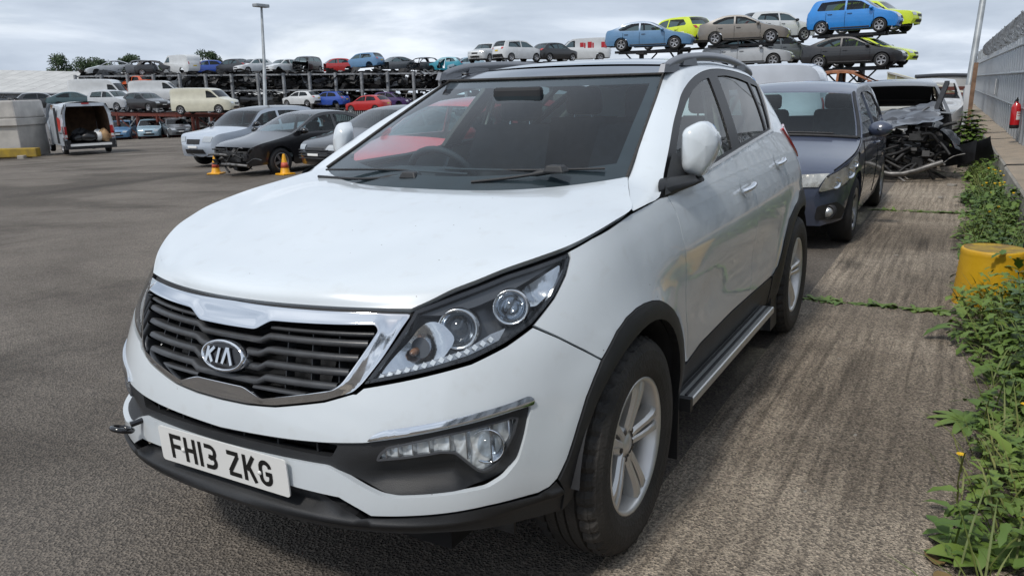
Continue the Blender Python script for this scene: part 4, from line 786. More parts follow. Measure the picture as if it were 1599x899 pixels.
def gmeshes(kind, nofront=False, nodoor=False, nose=2.0):
    key = (kind, nofront, nodoor)
    if key in GM: return GM[key]
    sp = dict(SPEC[kind]); sp['k'] = kind; sp['ec'] = ecurve(sp); E, lab = sp['ec']; R = sp['R']; out_ = {}; xf, xr = sp['wb']
    Sg = lambda q: np.stack([q[:, 0], gB(sp, q[:, 0], q[:, 1]), q[:, 1]], 1)
    zs = E[0][1]; zr = E[-1][1]; ra = R*1.16
    def arch(wx): return [(wx+ra*math.cos(a), R+ra*math.sin(a)) for a in np.linspace(math.pi+.12, -.12, 18)]
    xcut = sp['E'][4][0]+.02
    if nofront:
        keep = E[(lab >= 4)]; poly = [(xcut, .30)]+[tuple(p) for p in keep]
    else: poly = [tuple(p) for p in E]
    zsill = .22 if kind != 'suv' else .3
    poly = [p for p in poly if not (p[1] < zsill+.02)]
    lower = [(E[-1][0]+.05, zsill+.06)]+arch(xr)+[(xr+ra+.06, zsill)]
    if nofront: lower += [(xcut, zsill)]
    else: lower += [(xf-ra-.06, zsill)]+arch(xf)+[(E[0][0]-.03, zsill+.03)]
    poly = poly+lower; wins = [rounded(w_, .03, 2) for w_ in sp['win']]
    holes = list(wins)
    if nodoor: holes = [wins[-1], [(sp['E'][5][0]+.25, sp['belt']-.3), (sp['E'][5][0]+.1, sp['belt']+.25), (-.22, sp['belt']+.38), (-.22, .34), (sp['E'][4][0]-.35, .34), (sp['E'][4][0]-.32, .7)]] if len(wins) > 1 else wins
    fl = []
    for mi in (False, True): fl.append(surf_mesh('body_side', Sg, poly, holes, .11, 0, .03, flip=True, mirror=mi))
    out_['sides'] = fl
    out_['glass'] = [[surf_mesh('window', Sg, w_, [], .2, -.012, 0, flip=True, mirror=mi) for w_ in (wins[1:] if nodoor else wins)] for mi in (False, True)]
    tw_ = np.linspace(-1, 1, 11)
    def strip(s0, s1, n=10, t0=-1., t1=1., off=0., k=11): return MB().grid([[top_pt(sp, s, t, off) for t in np.linspace(t0, t1, k)] for s in np.linspace(s0, s1, n)], flip=True)
    out_['front'] = None if nofront else strip(0, 2.3, 14).mesh('bumper')
    out_['bonnet'] = None if nofront else strip(2.3, 4, 12).mesh('bonnet')
    out_['screen'] = strip(4.08, 4.94, 8, -.93, .93).mesh('windscreen')
    roof_ = strip(5, 7, 14); 
    for s0, s1 in ((4, 5), (7, 8)):
        roof_.grid([[top_pt(sp, s, t) for t in np.linspace(.93, 1, 2)] for s in np.linspace(s0, s1, 8)], flip=True); roof_.grid([[top_pt(sp, s, t) for t in np.linspace(-1, -.93, 2)] for s in np.linspace(s0, s1, 8)], flip=True)
        for a, b in ((s0, s0+.08), (s1-.06, s1)): roof_.grid([[top_pt(sp, s, t) for t in np.linspace(-.93, .93, 9)] for s in (a, b)], flip=True)
    out_['roof'] = roof_.mesh('roof')
    van = 'van' in kind
    out_['rear_glass'] = None if van else strip(7.08, 7.94, 8, -.93, .93).mesh('rear_window')
    out_['tail'] = (strip(7, 11, 24) if van else strip(8, 11, 18)).mesh('tailgate')
    P = lambda s0, s1, t0, t1, off=.012, n=4, k=4: strip(s0, s1, n, t0, t1, off, k).mesh('patch')
    out_['heads'] = [] if nofront else [P(1.55, 2.25, .55, .97), P(1.55, 2.25, -.97, -.55)]
    out_['grille'] = [] if nofront else [P(1.35, 1.8, -.42, .42), P(.35, .8, -.6, .6)]
    out_['fplate'] = None if nofront else P(.95, 1.2, -.30, .30, .02)
    out_['tails'] = [P(8.2, 9.0, .72, .99), P(8.2, 9.0, -.99, -.72)] if not van else [P(8.0, 9.0, .86, .99), P(8.0, 9.0, -.99, -.86)]
    out_['rplate'] = P(9.2, 9.45, -.28, .28, .02); out_['rbump'] = P(9.9, 10.8, -.98, .98, .008, 5, 8)
    fp = MB(); fp.box(((E[0][0]-1.0+(-1.2 if nofront else 0)+E[-1][0])/2+.3, 0, .32), ((sp['L']-.6-(1.1 if nofront else 0)), sp['W']*.72, .12)); out_['floor'] = fp.mesh('floor_pan')
    if not nofront:
        eb = MB().box((xf, 0, .55), (.55, sp['W']*.55, .5)); out_['floor2'] = eb.mesh('engine_bay')
    # wheels
    t_ = MB(); w_ = .2
    t_.lathe([(R*.62, w_/2-.01), (R*.72, w_/2+.005), (R*.9, w_/2), (R*.985, w_/2-.025), (R, 0), (R*.985, -w_/2+.025), (R*.9, -w_/2), (R*.62, -w_/2+.01)], 26); out_['tyre'] = t_.mesh('tyre')
    q = MB(); q.lathe([(R*.66, w_/2-.006), (R*.62, w_/2+.002), (R*.57, w_/2-.02), (R*.55, 0)], 26)
    for k in range(5):
        a0 = k*2*math.pi/5+.3
        for y_, mm in ((w_/2-.012, 1),):
            V = []
            for rr, da in ((R*.05, .9), (R*.22, .42), (R*.58, .2)):
                V += [(rr*math.cos(a0-da), y_-.02*(1-rr/(R*.6)), rr*math.sin(a0-da)), (rr*math.cos(a0+da), y_-.02*(1-rr/(R*.6)), rr*math.sin(a0+da))]
            q.add(V, [(0, 1, 3, 2), (2, 3, 5, 4)])
    out_['rim'] = q.mesh('rim'); hb = MB(); hb.lathe([(.001, .02), (R*.6, .02)], 20); out_['hub'] = hb.mesh('hub')
    out_['sp'] = sp; GM[key] = out_; return out_
def om(name, me, m_, parent):
    if len(me.materials) == 0: me.materials.append(None)
    o = bpy.data.objects.new(name, me); COL.objects.link(o); o.parent = parent; o.material_slots[0].link = 'OBJECT'; o.material_slots[0].material = M[m_] if isinstance(m_, str) else m_; return o
def junk(parent, c, sz, n, seed, name='engine_part', tubes=True, ptube=.45):
    rnd = random.Random(seed)
    for grp, mt in ((0, 'engine_dark'), (1, 'engine_metal')):
        m = MB()
        for i in range(n if grp == 0 else max(2, n//3)):
            p = np.array([c[k]+(rnd.random()-.5)*sz[k] for k in range(3)]); s = [rnd.uniform(.06, .30)*sz[k]**.5*.6 for k in range(3)]
            Rm = np.array(Matrix.Rotation(rnd.uniform(-.6, .6), 3, rnd.choice('XYZ')))
            if rnd.random() < ptube and tubes: q = p+np.array([rnd.uniform(-.5, .5)*sz[k] for k in range(3)]); m.tube(curve([p, (p+q)/2+[0, 0, rnd.uniform(-.08, .08)], q], 6), rnd.uniform(.008, .03), 6)
            else: m.box(p, s, Rm)
        tag(m.build(name, mt, parent), kind='stuff')
def gcar(kind, color, loc, rz, label, name='car', group=None, scale=1., glass='car_glass', wheels=(1, 1, 1, 1), nofront=False, noglass=False, nodoor=False, tilt=(0, 0), cat='car', plate='w', alloy='car_alloy', seed=1, nobonnet=False, z_drop=0):
    g = gmeshes(kind, nofront, nodoor); sp = g['sp']; t = thing(name, label, cat, loc, rz, group, tilt); t.scale = (scale,)*3
    pt = M[color] if isinstance(color, str) else paint(color)
    for me in g['sides']: om('body_side', me, pt, t)
    for ms in g['glass']:
        for me in ms:
            if not noglass: om('window', me, glass, t)
    if g['front']: om('bumper', g['front'], pt, t)
    if g['bonnet'] and not nobonnet: om('bonnet', g['bonnet'], pt, t)
    if not noglass: om('windscreen', g['screen'], glass, t)
    om('roof', g['roof'], pt, t)
    if g['rear_glass'] and not noglass: om('rear_window', g['rear_glass'], glass, t)
    om('tailgate', g['tail'], pt, t); om('floor_pan', g['floor'], 'car_dark', t)
    if 'floor2' in g: om('engine_bay', g['floor2'], 'car_dark', t)
    for me in g['heads']: om('headlight', me, 'lamp_clear', t)
    for me in g['grille']: om('grille', me, 'car_dark', t)
    if g['fplate']: om('number_plate', g['fplate'], 'plate_white', t)
    for me in g['tails']: om('tail_light', me, 'red_lens', t)
    om('number_plate', g['rplate'], 'plate_yellow', t); om('rear_bumper', g['rbump'], 'car_dark' if seed % 3 == 0 else pt, t)
    k = 0
    for wx in sp['wb']:
        for sg in (1, -1):
            if wheels[k] and not (nofront and wx > 0):
                w_ = thing('wheel', None, None, (wx, sg*(sp['W']/2-.115), sp['R'])); w_.parent = t; w_.rotation_euler = (0, seed*.7, 0 if sg > 0 else math.pi)
                om('tyre', g['tyre'], 'car_rubber', w_); om('rim', g['rim'], alloy, w_); om('hub', g['hub'], 'car_dark', w_)
            k += 1
    if nofront: junk(t, (sp['wb'][0]-.05, 0, .55), (1.0, 1.2, .55), 16, seed)
    return t
TIER_TOP = [
  ('saloon', (0.36, 0.38, 0.4), (-49.63, -74.57, 3.88), -0.422, 'gn', 'light grey'),
  ('hatch', (0.1, 0.11, 0.12), (-50.98, -72.2, 3.81), -0.711, 'fgn', 'grey'),
  ('hatch', (0.012, 0.012, 0.014), (-51.98, -70.45, 3.76), 2.323, 'gnD', 'black'),
  ('van', (0.62, 0.64, 0.65), (-53.24, -68.26, 3.76), -1.717, 'n', 'white'),
  ('hatch', (0.02, 0.07, 0.36), (-54.42, -66.16, 3.64), -0.521, 'fn', 'blue'),
  ('hatch', (0.025, 0.027, 0.032), (-55.8, -63.81, 3.69), -1.423, 'n', 'dark grey'),
  ('hatch', (0.62, 0.64, 0.65), (-56.87, -61.95, 3.7), -0.137, '', 'white'),
  ('hatch', (0.62, 0.64, 0.65), (-58.34, -59.35, 3.57), -0.083, 'n', 'white'),
  ('suv', (0.012, 0.012, 0.014), (-59.49, -57.39, 3.63), 0.24, 'fn', 'black'),
  ('hatch', (0.45, 0.02, 0.02), (-60.92, -54.84, 3.5), -0.666, 'fn', 'red'),
  ('suv', (0.1, 0.22, 0.38), (-62.44, -52.33, 3.74), -1.485, 'n', 'steel blue'),
  ('saloon', (0.1, 0.11, 0.12), (-63.92, -49.67, 3.54), -0.386, 'fn', 'grey'),
  ('hatch', (0.025, 0.027, 0.032), (-65.32, -47.18, 3.4), -0.246, 'fgn', 'dark grey'),
  ('hatch', (0.02, 0.25, 0.34), (-66.51, -45.09, 3.34), -1.322, 'nD', 'turquoise'),
  ('hatch', (0.28, 0.4, 0.48), (-67.54, -43.28, 3.29), -0.823, 'n', 'pale blue'),
]
TIER_MID = [
  ('saloon', (0.03, 0.07, 0.08), (-49.75, -73.63, 2.41), 2.189, '', 'dark teal'),
  ('hatch', (0.55, 0.09, 0.02), (-49.96, -71.12, 2.23), -1.494, 'n', 'orange'),
  ('saloon', (0.012, 0.012, 0.014), (-51.71, -70.19, 2.31), -0.382, 'fn', 'black'),
  ('hatch', (0.62, 0.64, 0.65), (-52.75, -68.32, 2.19), -0.142, 'n', 'white'),
  ('saloon', (0.012, 0.012, 0.014), (-54.28, -65.68, 2.18), 2.27, 'fgn', 'black'),
  ('hatch', (0.012, 0.012, 0.014), (-55.48, -63.6, 2.18), -0.2, 'fn', 'black'),
  ('suv', (0.1, 0.11, 0.12), (-56.41, -61.96, 2.13), -1.355, 'n', 'grey'),
  ('saloon', (0.012, 0.012, 0.014), (-57.89, -59.36, 2.06), -0.428, 'fgn', 'black'),
  ('hatch', (0.025, 0.027, 0.032), (-59.19, -57.11, 2.06), -0.283, 'fn', 'dark grey'),
  ('saloon', (0.012, 0.012, 0.014), (-60.61, -54.63, 1.99), 1.953, 'fgnD', 'black'),
  ('hatch', (0.1, 0.11, 0.12), (-61.87, -52.43, 1.98), -0.345, 'fgn', 'grey'),
  ('saloon', (0.42, 0.44, 0.46), (-62.87, -50.68, 1.93), -0.456, 'fnD', 'silver'),
  ('hatch', (0.012, 0.012, 0.014), (-63.98, -48.77, 1.94), 1.874, 'fgn', 'black'),
  ('hatch', (0.025, 0.027, 0.032), (-64.99, -46.96, 1.83), -0.595, 'fgnD', 'dark grey'),
]
TIER_LOW = [
  ('hatch', (0.012, 0.012, 0.014), (-56.05, -61.73, 0.43), 2.05, 'fgn', 'black'),
  ('saloon', (0.025, 0.027, 0.032), (-57.34, -59.47, 0.37), 2.021, 'fgn', 'dark grey'),
  ('hatch', (0.62, 0.64, 0.65), (-56.29, -55.12, 0.41), -1.498, 'n', 'white'),
  ('hatch', (0.02, 0.07, 0.36), (-57.58, -52.83, 0.28), -1.442, 'n', 'blue'),
  ('saloon', (0.012, 0.012, 0.014), (-61.94, -53.5, 0.22), -0.336, 'fgn', 'black'),
  ('hatch', (0.05, 0.02, 0.1), (-60.57, -47.55, 0.07), 1.713, 'n', 'dark purple'),
  ('saloon', (0.012, 0.012, 0.014), (-64.07, -47.61, -0.04), 1.862, 'fgn', 'black'),
]
RED_TOP = [
  ('hatch', (0.025, 0.027, 0.032), (-37.11, -65.81, 0.74), 2.614, '', 'dark grey'),
  ('saloon', (0.03, 0.07, 0.08), (-38.57, -63.31, 0.77), 2.582, '', 'dark teal'),
  ('mpv', (0.42, 0.44, 0.46), (-38.11, -57.85, 0.63), 1.709, '', 'silver'),
  ('hatch', (0.012, 0.012, 0.014), (-38.75, -54.63, 0.53), 1.605, '', 'black'),
  ('van', (0.62, 0.6, 0.48), (-39.6, -48.89, 0.26), 1.963, '', 'cream'),
]
RED_BACK = [
  ('bigvan', (0.62, 0.64, 0.65), (-43.5, -67.16, 0.82), 2.119, '', 'white'),
  ('van', (0.62, 0.64, 0.65), (-46.12, -62.79, 1.15), 2.237, '', 'white'),
]
RED_UNDER = [
  ('hatch', (0.1, 0.22, 0.38), (-37.36, -56.09, -1.32), 0.796, '', 'steel blue'),
  ('hatch', (0.28, 0.4, 0.48), (-38.15, -53.67, -1.4), 0.854, '', 'pale blue'),
  ('hatch', (0.1, 0.11, 0.12), (-38.77, -51.54, -1.43), 1.09, '', 'grey'),
]
SKYLINE = [
  ('suv', (0.62, 0.64, 0.65), (-56.43, -33.85, 3.65), 0.022, '', 'white'),
  ('mpv', (0.62, 0.64, 0.65), (-54.02, -29.73, 3.56), 2.779, '', 'white'),
  ('hatch', (0.012, 0.012, 0.014), (-57.32, -28.13, 3.56), 2.769, '', 'black'),
  ('van', (0.62, 0.64, 0.65), (-62.19, -27.98, 3.63), -1.051, '', 'white'),
]
RIGHT = [
  ('saloon', (0.1, 0.22, 0.38), (-38.49, -13.17, 3.24), 1.782, '', 'steel blue'),
  ('suv', (0.62, 0.75, 0.02), (-43.03, -13.3, 3.47), -2.048, '', 'hi-vis yellow'),
  ('saloon', (0.2, 0.18, 0.155), (-40.44, -8.85, 3.41), 1.76, '', 'taupe'),
  ('suv', (0.62, 0.64, 0.65), (-46.76, -8.59, 3.75), 2.302, '', 'white'),
  ('saloon', (0.42, 0.44, 0.46), (-40.8, -8.69, 2.27), 1.704, '', 'silver'),
  ('suv', (0.1, 0.11, 0.12), (-46.54, -8.33, 2.46), 2.211, '', 'grey'),
  ('mpv', (0.015, 0.22, 0.62), (-40.08, -3.6, 3.62), 1.522, '', 'bright blue'),
  ('suv', (0.62, 0.75, 0.02), (-45.28, -3.25, 3.88), 1.321, '', 'hi-vis yellow'),
  ('saloon', (0.012, 0.012, 0.014), (-39.03, -3.38, 2.04), 1.52, '', 'black'),
  ('saloon', (0.62, 0.75, 0.02), (-44.11, -3.2, 2.17), 1.322, '', 'hi-vis yellow'),
  ('saloon', (0.3, 0.1, 0.05), (-30.63, -2.3, .42), 1.55, 'gn', 'rusty'),
]
YARD = [
  ('suv', (0.28, 0.4, 0.48), (-15.29, -17.33, -0.72), -0.045, '', 'pale blue'),
  ('saloon', (0.012, 0.012, 0.014), (-13.03, -13.16, -0.36), -0.134, 'f', 'black'),
  ('saloon', (0.012, 0.012, 0.014), (-13.2, -10.45, -0.14), -0.17, '', 'black'),
  ('hatch', (0.45, 0.02, 0.02), (-6.45, -3.85, 0.28), -0.3, '', 'red'),
]
SEAT = [
  ('hatch', (0.45, 0.02, 0.02), (-52.14, -43.47, -0.14), -1.488, '', 'red'),
]
def sidept(kind, x, z, sg=1, off=.0):
    sp = dict(SPEC[kind]); sp['k'] = kind; return np.array([x, sg*(float(gB(sp, np.array(x), np.array(z)))+off), z])
def seams(t, kind, xs_, z0, z1, r_=.006):
    for x_ in xs_:
        for sg in (1, -1): MB().tube([sidept(kind, x_, z, sg) for z in np.linspace(z0, z1, 8)], r_, 5).build('door_gap', 'void_black', t)
def mirrors(t, kind, x_, z_, m_):
    for sg in (1, -1):
        b = sidept(kind, x_, z_, sg); m = MB(); rows = []
        for h, s in ((-.09, .3), (-.07, .8), (-.02, 1.), (.04, 1.), (.075, .7), (.09, .2)): rows.append([(b[0]+h, b[1]+sg*.13+.11*s*math.cos(a), b[2]+.07+.075*s*math.sin(a)) for a in np.linspace(0, 2*math.pi, 15)])
        m.grid(rows); mm = m.build('door_mirror', m_, t); MB().bar(b-[0, .02*sg, 0], b+[0, .08*sg, .03], .05, .04).build('mirror_arm', 'car_dark', mm)
def handles(t, kind, xs_, z_, m_):
    for x_ in xs_:
        for sg in (1, -1): MB().tube([sidept(kind, x, z_, sg, o_) for x, o_ in ((x_-.1, .005), (x_-.07, .03), (x_+.07, .03), (x_+.1, .005))], .014, 6).build('door_handle', m_, t)
# ================================================================== racks of scrapped cars
mat('rack_grey', (.25, .26, .27), .6, metal=.3, var=.3, vscale=4)
mat('rack_red', (.16, .035, .022), .75, col2=(.10, .03, .022), vscale=3, bump=.2, bscale=30)
mat('galv', (.34, .36, .37), .5, metal=.5, var=.18, vscale=3)
ORD = ['first', 'second', 'third', 'fourth', 'fifth', 'sixth', 'seventh', 'eighth', 'ninth', 'tenth', 'eleventh', 'twelfth', 'thirteenth', 'fourteenth', 'fifteenth']
KW = {'hatch': 'hatchback', 'saloon': 'saloon', 'suv': 'SUV', 'mpv': 'people carrier', 'van': 'panel van', 'bigvan': 'high-roof van'}
def tier(rows, where, group, s0):
    order = sorted(range(len(rows)), key=lambda i: -rows[i][2][0]) ; rank = {i: k for k, i in enumerate(order)}
    for i, (k, c, p, a, fl, cw) in enumerate(rows):
        st = 'stripped' if 'g' in fl else ('noseless' if 'f' in fl else 'scrapped')
        lab = '%s %s %s, %s from left on %s' % (st, cw, KW[k], ORD[rank[i]], where)
        gcar(k, c, p, a, lab, 'scrap_car', group, 1., nofront='f' in fl, noglass='g' in fl, nodoor='D' in fl, wheels=(0, 0, 0, 0) if 'n' in fl and (i+s0) % 3 else (1, 0, 1, 1), tilt=(.02*math.sin(i*2.1), .03*math.sin(i*1.3+1)), seed=s0+i, cat='van' if 'van' in k else 'car')
tier(TIER_TOP, 'top tier of long grey rack', 'cars on the top tier of the long rack', 10)
tier(TIER_MID, 'middle tier of long grey rack', 'cars on the middle tier of the long rack', 40)
tier(TIER_LOW, 'bottom tier of long grey rack', 'cars on the bottom tier of the long rack', 70)
# the long grey rack
rk = thing('storage_rack', 'long three-tier grey steel rack crammed with scrapped cars behind the yard', 'rack', (-58, -60, -1.6))
def loc(o, p): return np.array(p)-np.array(o.location)
ra, rb = np.array([-48.4, -76.7]), np.array([-68.8, -41.0]); tdir = (rb-ra)/np.linalg.norm(rb-ra); ndir = np.array([tdir[1], -tdir[0]])
if ndir@np.array([1, 1]) < 0: ndir = -ndir
for i, f in enumerate(np.linspace(0, 1, 17)):
    for dd in (2.2, -2.0):
        q = ra+(rb-ra)*f+ndir*dd; zt = 3.85-.66*f; zb = float(yz(q[1]))
        MB().bar(loc(rk, (q[0], q[1], zb)), loc(rk, (q[0], q[1], zt+.1)), .26 if dd > 0 else .2, .2).build('post', 'rack_grey', rk)
for (za, zb_) in ((3.92, 3.26), (2.47, 1.69), (.85, -.2)):
    for dd in (2.05, 1.0, -.9, -1.9):
        p, q = ra+ndir*dd, rb+ndir*dd; MB().bar(loc(rk, (p[0], p[1], za-.12)), loc(rk, (q[0], q[1], zb_-.12)), .1, .14).build('beam', 'rack_grey', rk)
    for f in np.linspace(.02, .98, 33):
        p = ra+(rb-ra)*f; z = za+(zb_-za)*f-.2; a = p+ndir*2.1; b = p-ndir*2.0; MB().bar(loc(rk, (a[0], a[1], z)), loc(rk, (b[0], b[1], z)), .09, .1).build('cross_beam', 'rack_grey', rk)
# loose engines, shells and panels lying between the tiers: uncountable clutter
rnd = random.Random(900); cls = [MB(), MB(), MB()]
for i in range(3600):
    f = rnd.uniform(.0, 1.); lev = rnd.choice([0, 0, 0, 1, 1, 1, 2]); p = ra+(rb-ra)*f+ndir*rnd.uniform(-2.2, 1.7); zz = [2.42-.78*f, .80-1.0*f, 3.86-.66*f][lev]+rnd.uniform(0, 1.15 if lev < 2 else .1)
    if i % 5 == 0: zz = -1.6+rnd.uniform(0, 1.6)
    cl_ = cls[0 if rnd.random() < .58 else (1 if rnd.random() < .65 else 2)]; Rm = np.array(Matrix.Rotation(rnd.uniform(-1, 1), 3, rnd.choice('XYZ')))
    if rnd.random() < .3: q = np.array([p[0], p[1], zz]); cl_.tube(curve([q, q+[rnd.uniform(-.5, .5), rnd.uniform(-.5, .5), rnd.uniform(-.2, .2)], q+[rnd.uniform(-1, 1), rnd.uniform(-1, 1), rnd.uniform(-.2, .3)]], 5), rnd.uniform(.02, .05), 4)
    elif rnd.random() < .35: cl_.grid([[np.array([p[0], p[1], zz])+Rm@np.array([a*.9, b*.55, .18*math.sin(a*2+b)]) for a in np.linspace(-1, 1, 4)] for b in np.linspace(-1, 1, 3)], False)
    else: cl_.box((p[0], p[1], zz), (rnd.uniform(.15, 1.1), rnd.uniform(.15, 1.1), rnd.uniform(.08, .5)), Rm)
for cl_, m_, lb in zip(cls, ('engine_dark', 'engine_metal', 'rack_grey'), ('dark clutter of engines and bent panels between tiers of the long grey rack', 'metallic engine parts glinting between tiers of the long grey rack', 'pale grey offcuts scattered between tiers of the long grey rack')): tag(cl_.build('engine_clutter', m_), lb, 'scrap', kind='stuff')
# red rack in front of it
rr_ = thing('storage_rack', 'rust-red braced steel rack with vans and cars parked on top', 'rack', (-40, -50, -1.7))
pa, pb = np.array([-35.6, -58.4]), np.array([-44.6, -42.4]); td = (pb-pa)/np.linalg.norm(pb-pa); nd_ = np.array([td[1], -td[0]]); nd_ = nd_ if nd_@np.array([1, 1]) > 0 else -nd_
def rz_top(f): return .62-.72*f
posts = np.linspace(0, 1, 13)
for i, f in enumerate(posts):
    for dd in (.35, -2.6):
        q = pa+(pb-pa)*f+nd_*dd; MB().bar(loc(rr_, (q[0], q[1], float(yz(q[1])))), loc(rr_, (q[0], q[1], rz_top(f)-.05)), .16, .18).build('post', 'rack_red', rr_)
        if i < 12 and dd > 0:
            q2 = pa+(pb-pa)*posts[i+1]+nd_*dd
            if i % 2 == 0:
                MB().bar(loc(rr_, (q[0], q[1], float(yz(q[1]))+.1)), loc(rr_, (q2[0], q2[1], rz_top(posts[i+1])-.25)), .06, .06).build('brace', 'rack_grey', rr_)
                MB().bar(loc(rr_, (q2[0], q2[1], float(yz(q2[1]))+.1)), loc(rr_, (q[0], q[1], rz_top(f)-.25)), .06, .06).build('brace', 'rack_red', rr_)
for dd in (.35, -1.1, -2.6):
    p, q = pa+nd_*dd, pb+nd_*dd
    MB().bar(loc(rr_, (p[0], p[1], rz_top(0)-.12)), loc(rr_, (q[0], q[1], rz_top(1)-.12)), .16, .22).build('beam', 'rack_red', rr_)
    MB().bar(loc(rr_, (p[0], p[1], -1.45)), loc(rr_, (q[0], q[1], -1.1)), .16, .2).build('beam', 'rack_red', rr_)
RL = ['dark grey hatchback above the pale concrete block on the red rack', 'dark teal saloon above the open white van on the red rack', 'silver people carrier facing right on top of the red rack', 'black hatchback beside the silver people carrier on the red rack', 'cream-stained white panel van at the right of the red rack']
for (k, c, p, a, fl, cw), lb in zip(RED_TOP, RL): gcar(k, c, p, a, lb, 'scrap_car' if k != 'van' else 'panel_van', 'vehicles on the red rack', 1., seed=len(lb), cat='van' if 'van' in k else 'car', glass='car_glass')
for (k, c, p, a, fl, cw), lb in zip(RED_BACK, ['white high-roof van standing behind the silver people carrier', 'plain white van behind the black hatchback on the red rack']): gcar(k, c, p, a, lb, 'panel_van', 'vehicles on the red rack', 1., cat='van', seed=7)
for (k, c, p, a, fl, cw), lb in zip(RED_UNDER, ['steel blue hatchback parked underneath the red rack by the open van', 'pale blue hatchback parked underneath the middle of the red rack', 'grey hatchback parked underneath the red rack below the cream van']): gcar(k, c, (p[0], p[1], float(yz(p[1]))), a, lb, 'parked_car', 'cars under the red rack', 1., seed=5)
for (k, c, p, a, fl, cw) in SEAT: gcar(k, c, p, a, 'bright red hatchback with yellow plate seen from behind, below the long rack', 'scrap_car', None, 1., seed=4)
# cars on the skyline behind the roof of the SUV
SL = ['white pickup-style SUV at the left of the skyline row', 'white people carrier with dark rear window above the far roof rail', 'black hatchback on the skyline between two white vehicles', 'small white van with red lettering on the skyline']
def stand(o, px, py, zt, w_=2.4, l_=3.6):
    zb = float(yz(py)); R_ = np.array(Matrix.Rotation(o.rotation_euler.z, 3, 'Z'))
    st = thing('car_stand', 'steel stand carrying the %s' % o['label'].split(',')[0].replace('  ', ' ')[:60].rsplit(' ', 0)[0], 'rack', (px, py, zb)); st.rotation_euler = (0, 0, o.rotation_euler.z)
    ww = ' '.join(('dark steel stand under the '+o['label']).split()[:16]); st['label'] = ww; st['group'] = 'steel stands under raised cars'
    for sy in (-.55, .55): MB().bar((-1.7, sy, zt-zb-.02), (1.5, sy, zt-zb-.02), .12, .12).build('beam', 'car_dark', st)
    MB().box((-.4, 0, (zt-zb)/2), (.22, .22, zt-zb-.1)).build('post', 'car_dark', st); MB().box((-.4, 0, zt-zb-.1), (.4, 1.3, .1)).build('arm', 'car_dark', st)
    for s_ in (1, -1): MB().bar((-.4, 0, zt-zb-.9), (-.4+s_*.8, 0, zt-zb-.1), .07, .07).build('strut', 'car_dark', st)
for (k, c, p, a, fl, cw), lb in zip(SKYLINE, SL):
    o = gcar(k, c, p, a, lb, 'scrap_car' if k != 'van' else 'panel_van', 'vehicles on the skyline', 1., seed=len(lb), cat='van' if k == 'van' else 'car'); stand(o, p[0], p[1], p[2]-.02)
    if k == 'van':
        mat('red_print', (.45, .02, .03), .5)
        for i, (dx, dz, w_, h_) in enumerate(((-.9, 1.30, .12, .42), (-.62, 1.34, .34, .5), (-.2, 1.3, .12, .42), (0.05, 1.36, .3, .36), (-2.0, 1.3, .12, .42), (-1.75, 1.34, .3, .45))):
            MB().box((dx, .925, dz), (w_, .03, h_)).build('lettering', 'red_print', o)
RLb = ['steel blue saloon high on a stand above the roof rail', 'hi-vis yellow patrol SUV behind the steel blue saloon', 'taupe saloon with dark hubs on the upper tier beside a white SUV', 'white SUV seen from behind, beside the taupe saloon', 'silver saloon on the lower tier beneath the taupe saloon', 'grey SUV on the lower tier beneath the white SUV', 'bright blue people carrier topmost at the right', 'hi-vis yellow noseless SUV behind the bright blue people carrier', 'black saloon on the tier below the bright blue people carrier', 'hi-vis yellow wreck behind the raised black saloon', 'rusty orange car shell without glass below the black saloon']
for i, ((k, c, p, a, fl, cw), lb) in enumerate(zip(RIGHT, RLb)):
    o = gcar(k, 'rust' if cw == 'rusty' else c, p, a, lb, 'scrap_car', 'cars on the right-hand stands', 1., nofront='f' in fl, noglass='g' in fl, wheels=(1, 1, 1, 1) if 'n' not in fl else (0, 0, 0, 0), seed=i+2, glass='car_glass', alloy='car_alloy'); 
    be_ = SPEC[k]['belt']; xm = SPEC[k]['win'][0][-1][0]-.04
    seams(o, k, (SPEC[k]['E'][4][0]-.12, xm, xm-.85), .30, be_-.01, .009); mirrors(o, k, SPEC[k]['win'][0][0][0]-.12, be_+.02, 'car_dark' if i % 2 else (M['rust'] if cw == 'rusty' else paint(c))); handles(o, k, (xm+.2, xm-.68), be_-.1, 'car_dark')
    for sg in (1, -1): MB().tube([sidept(k, x, .29, sg, .004) for x in np.linspace(SPEC[k]['wb'][1]+.42, SPEC[k]['wb'][0]-.42, 6)], .03, 6).build('sill', 'car_dark', o)
    if i not in (4, 5, 8, 9): stand(o, p[0], p[1], p[2]-.02)
    else: stand(o, p[0]-.3, p[1], p[2]-.02)
    if cw == 'hi-vis yellow':
        for s in (1, -1):
            MB().box((-.3, s*.93, .72), (2.6, .012, .22)).build('reflective_stripe', 'plate_white', o)
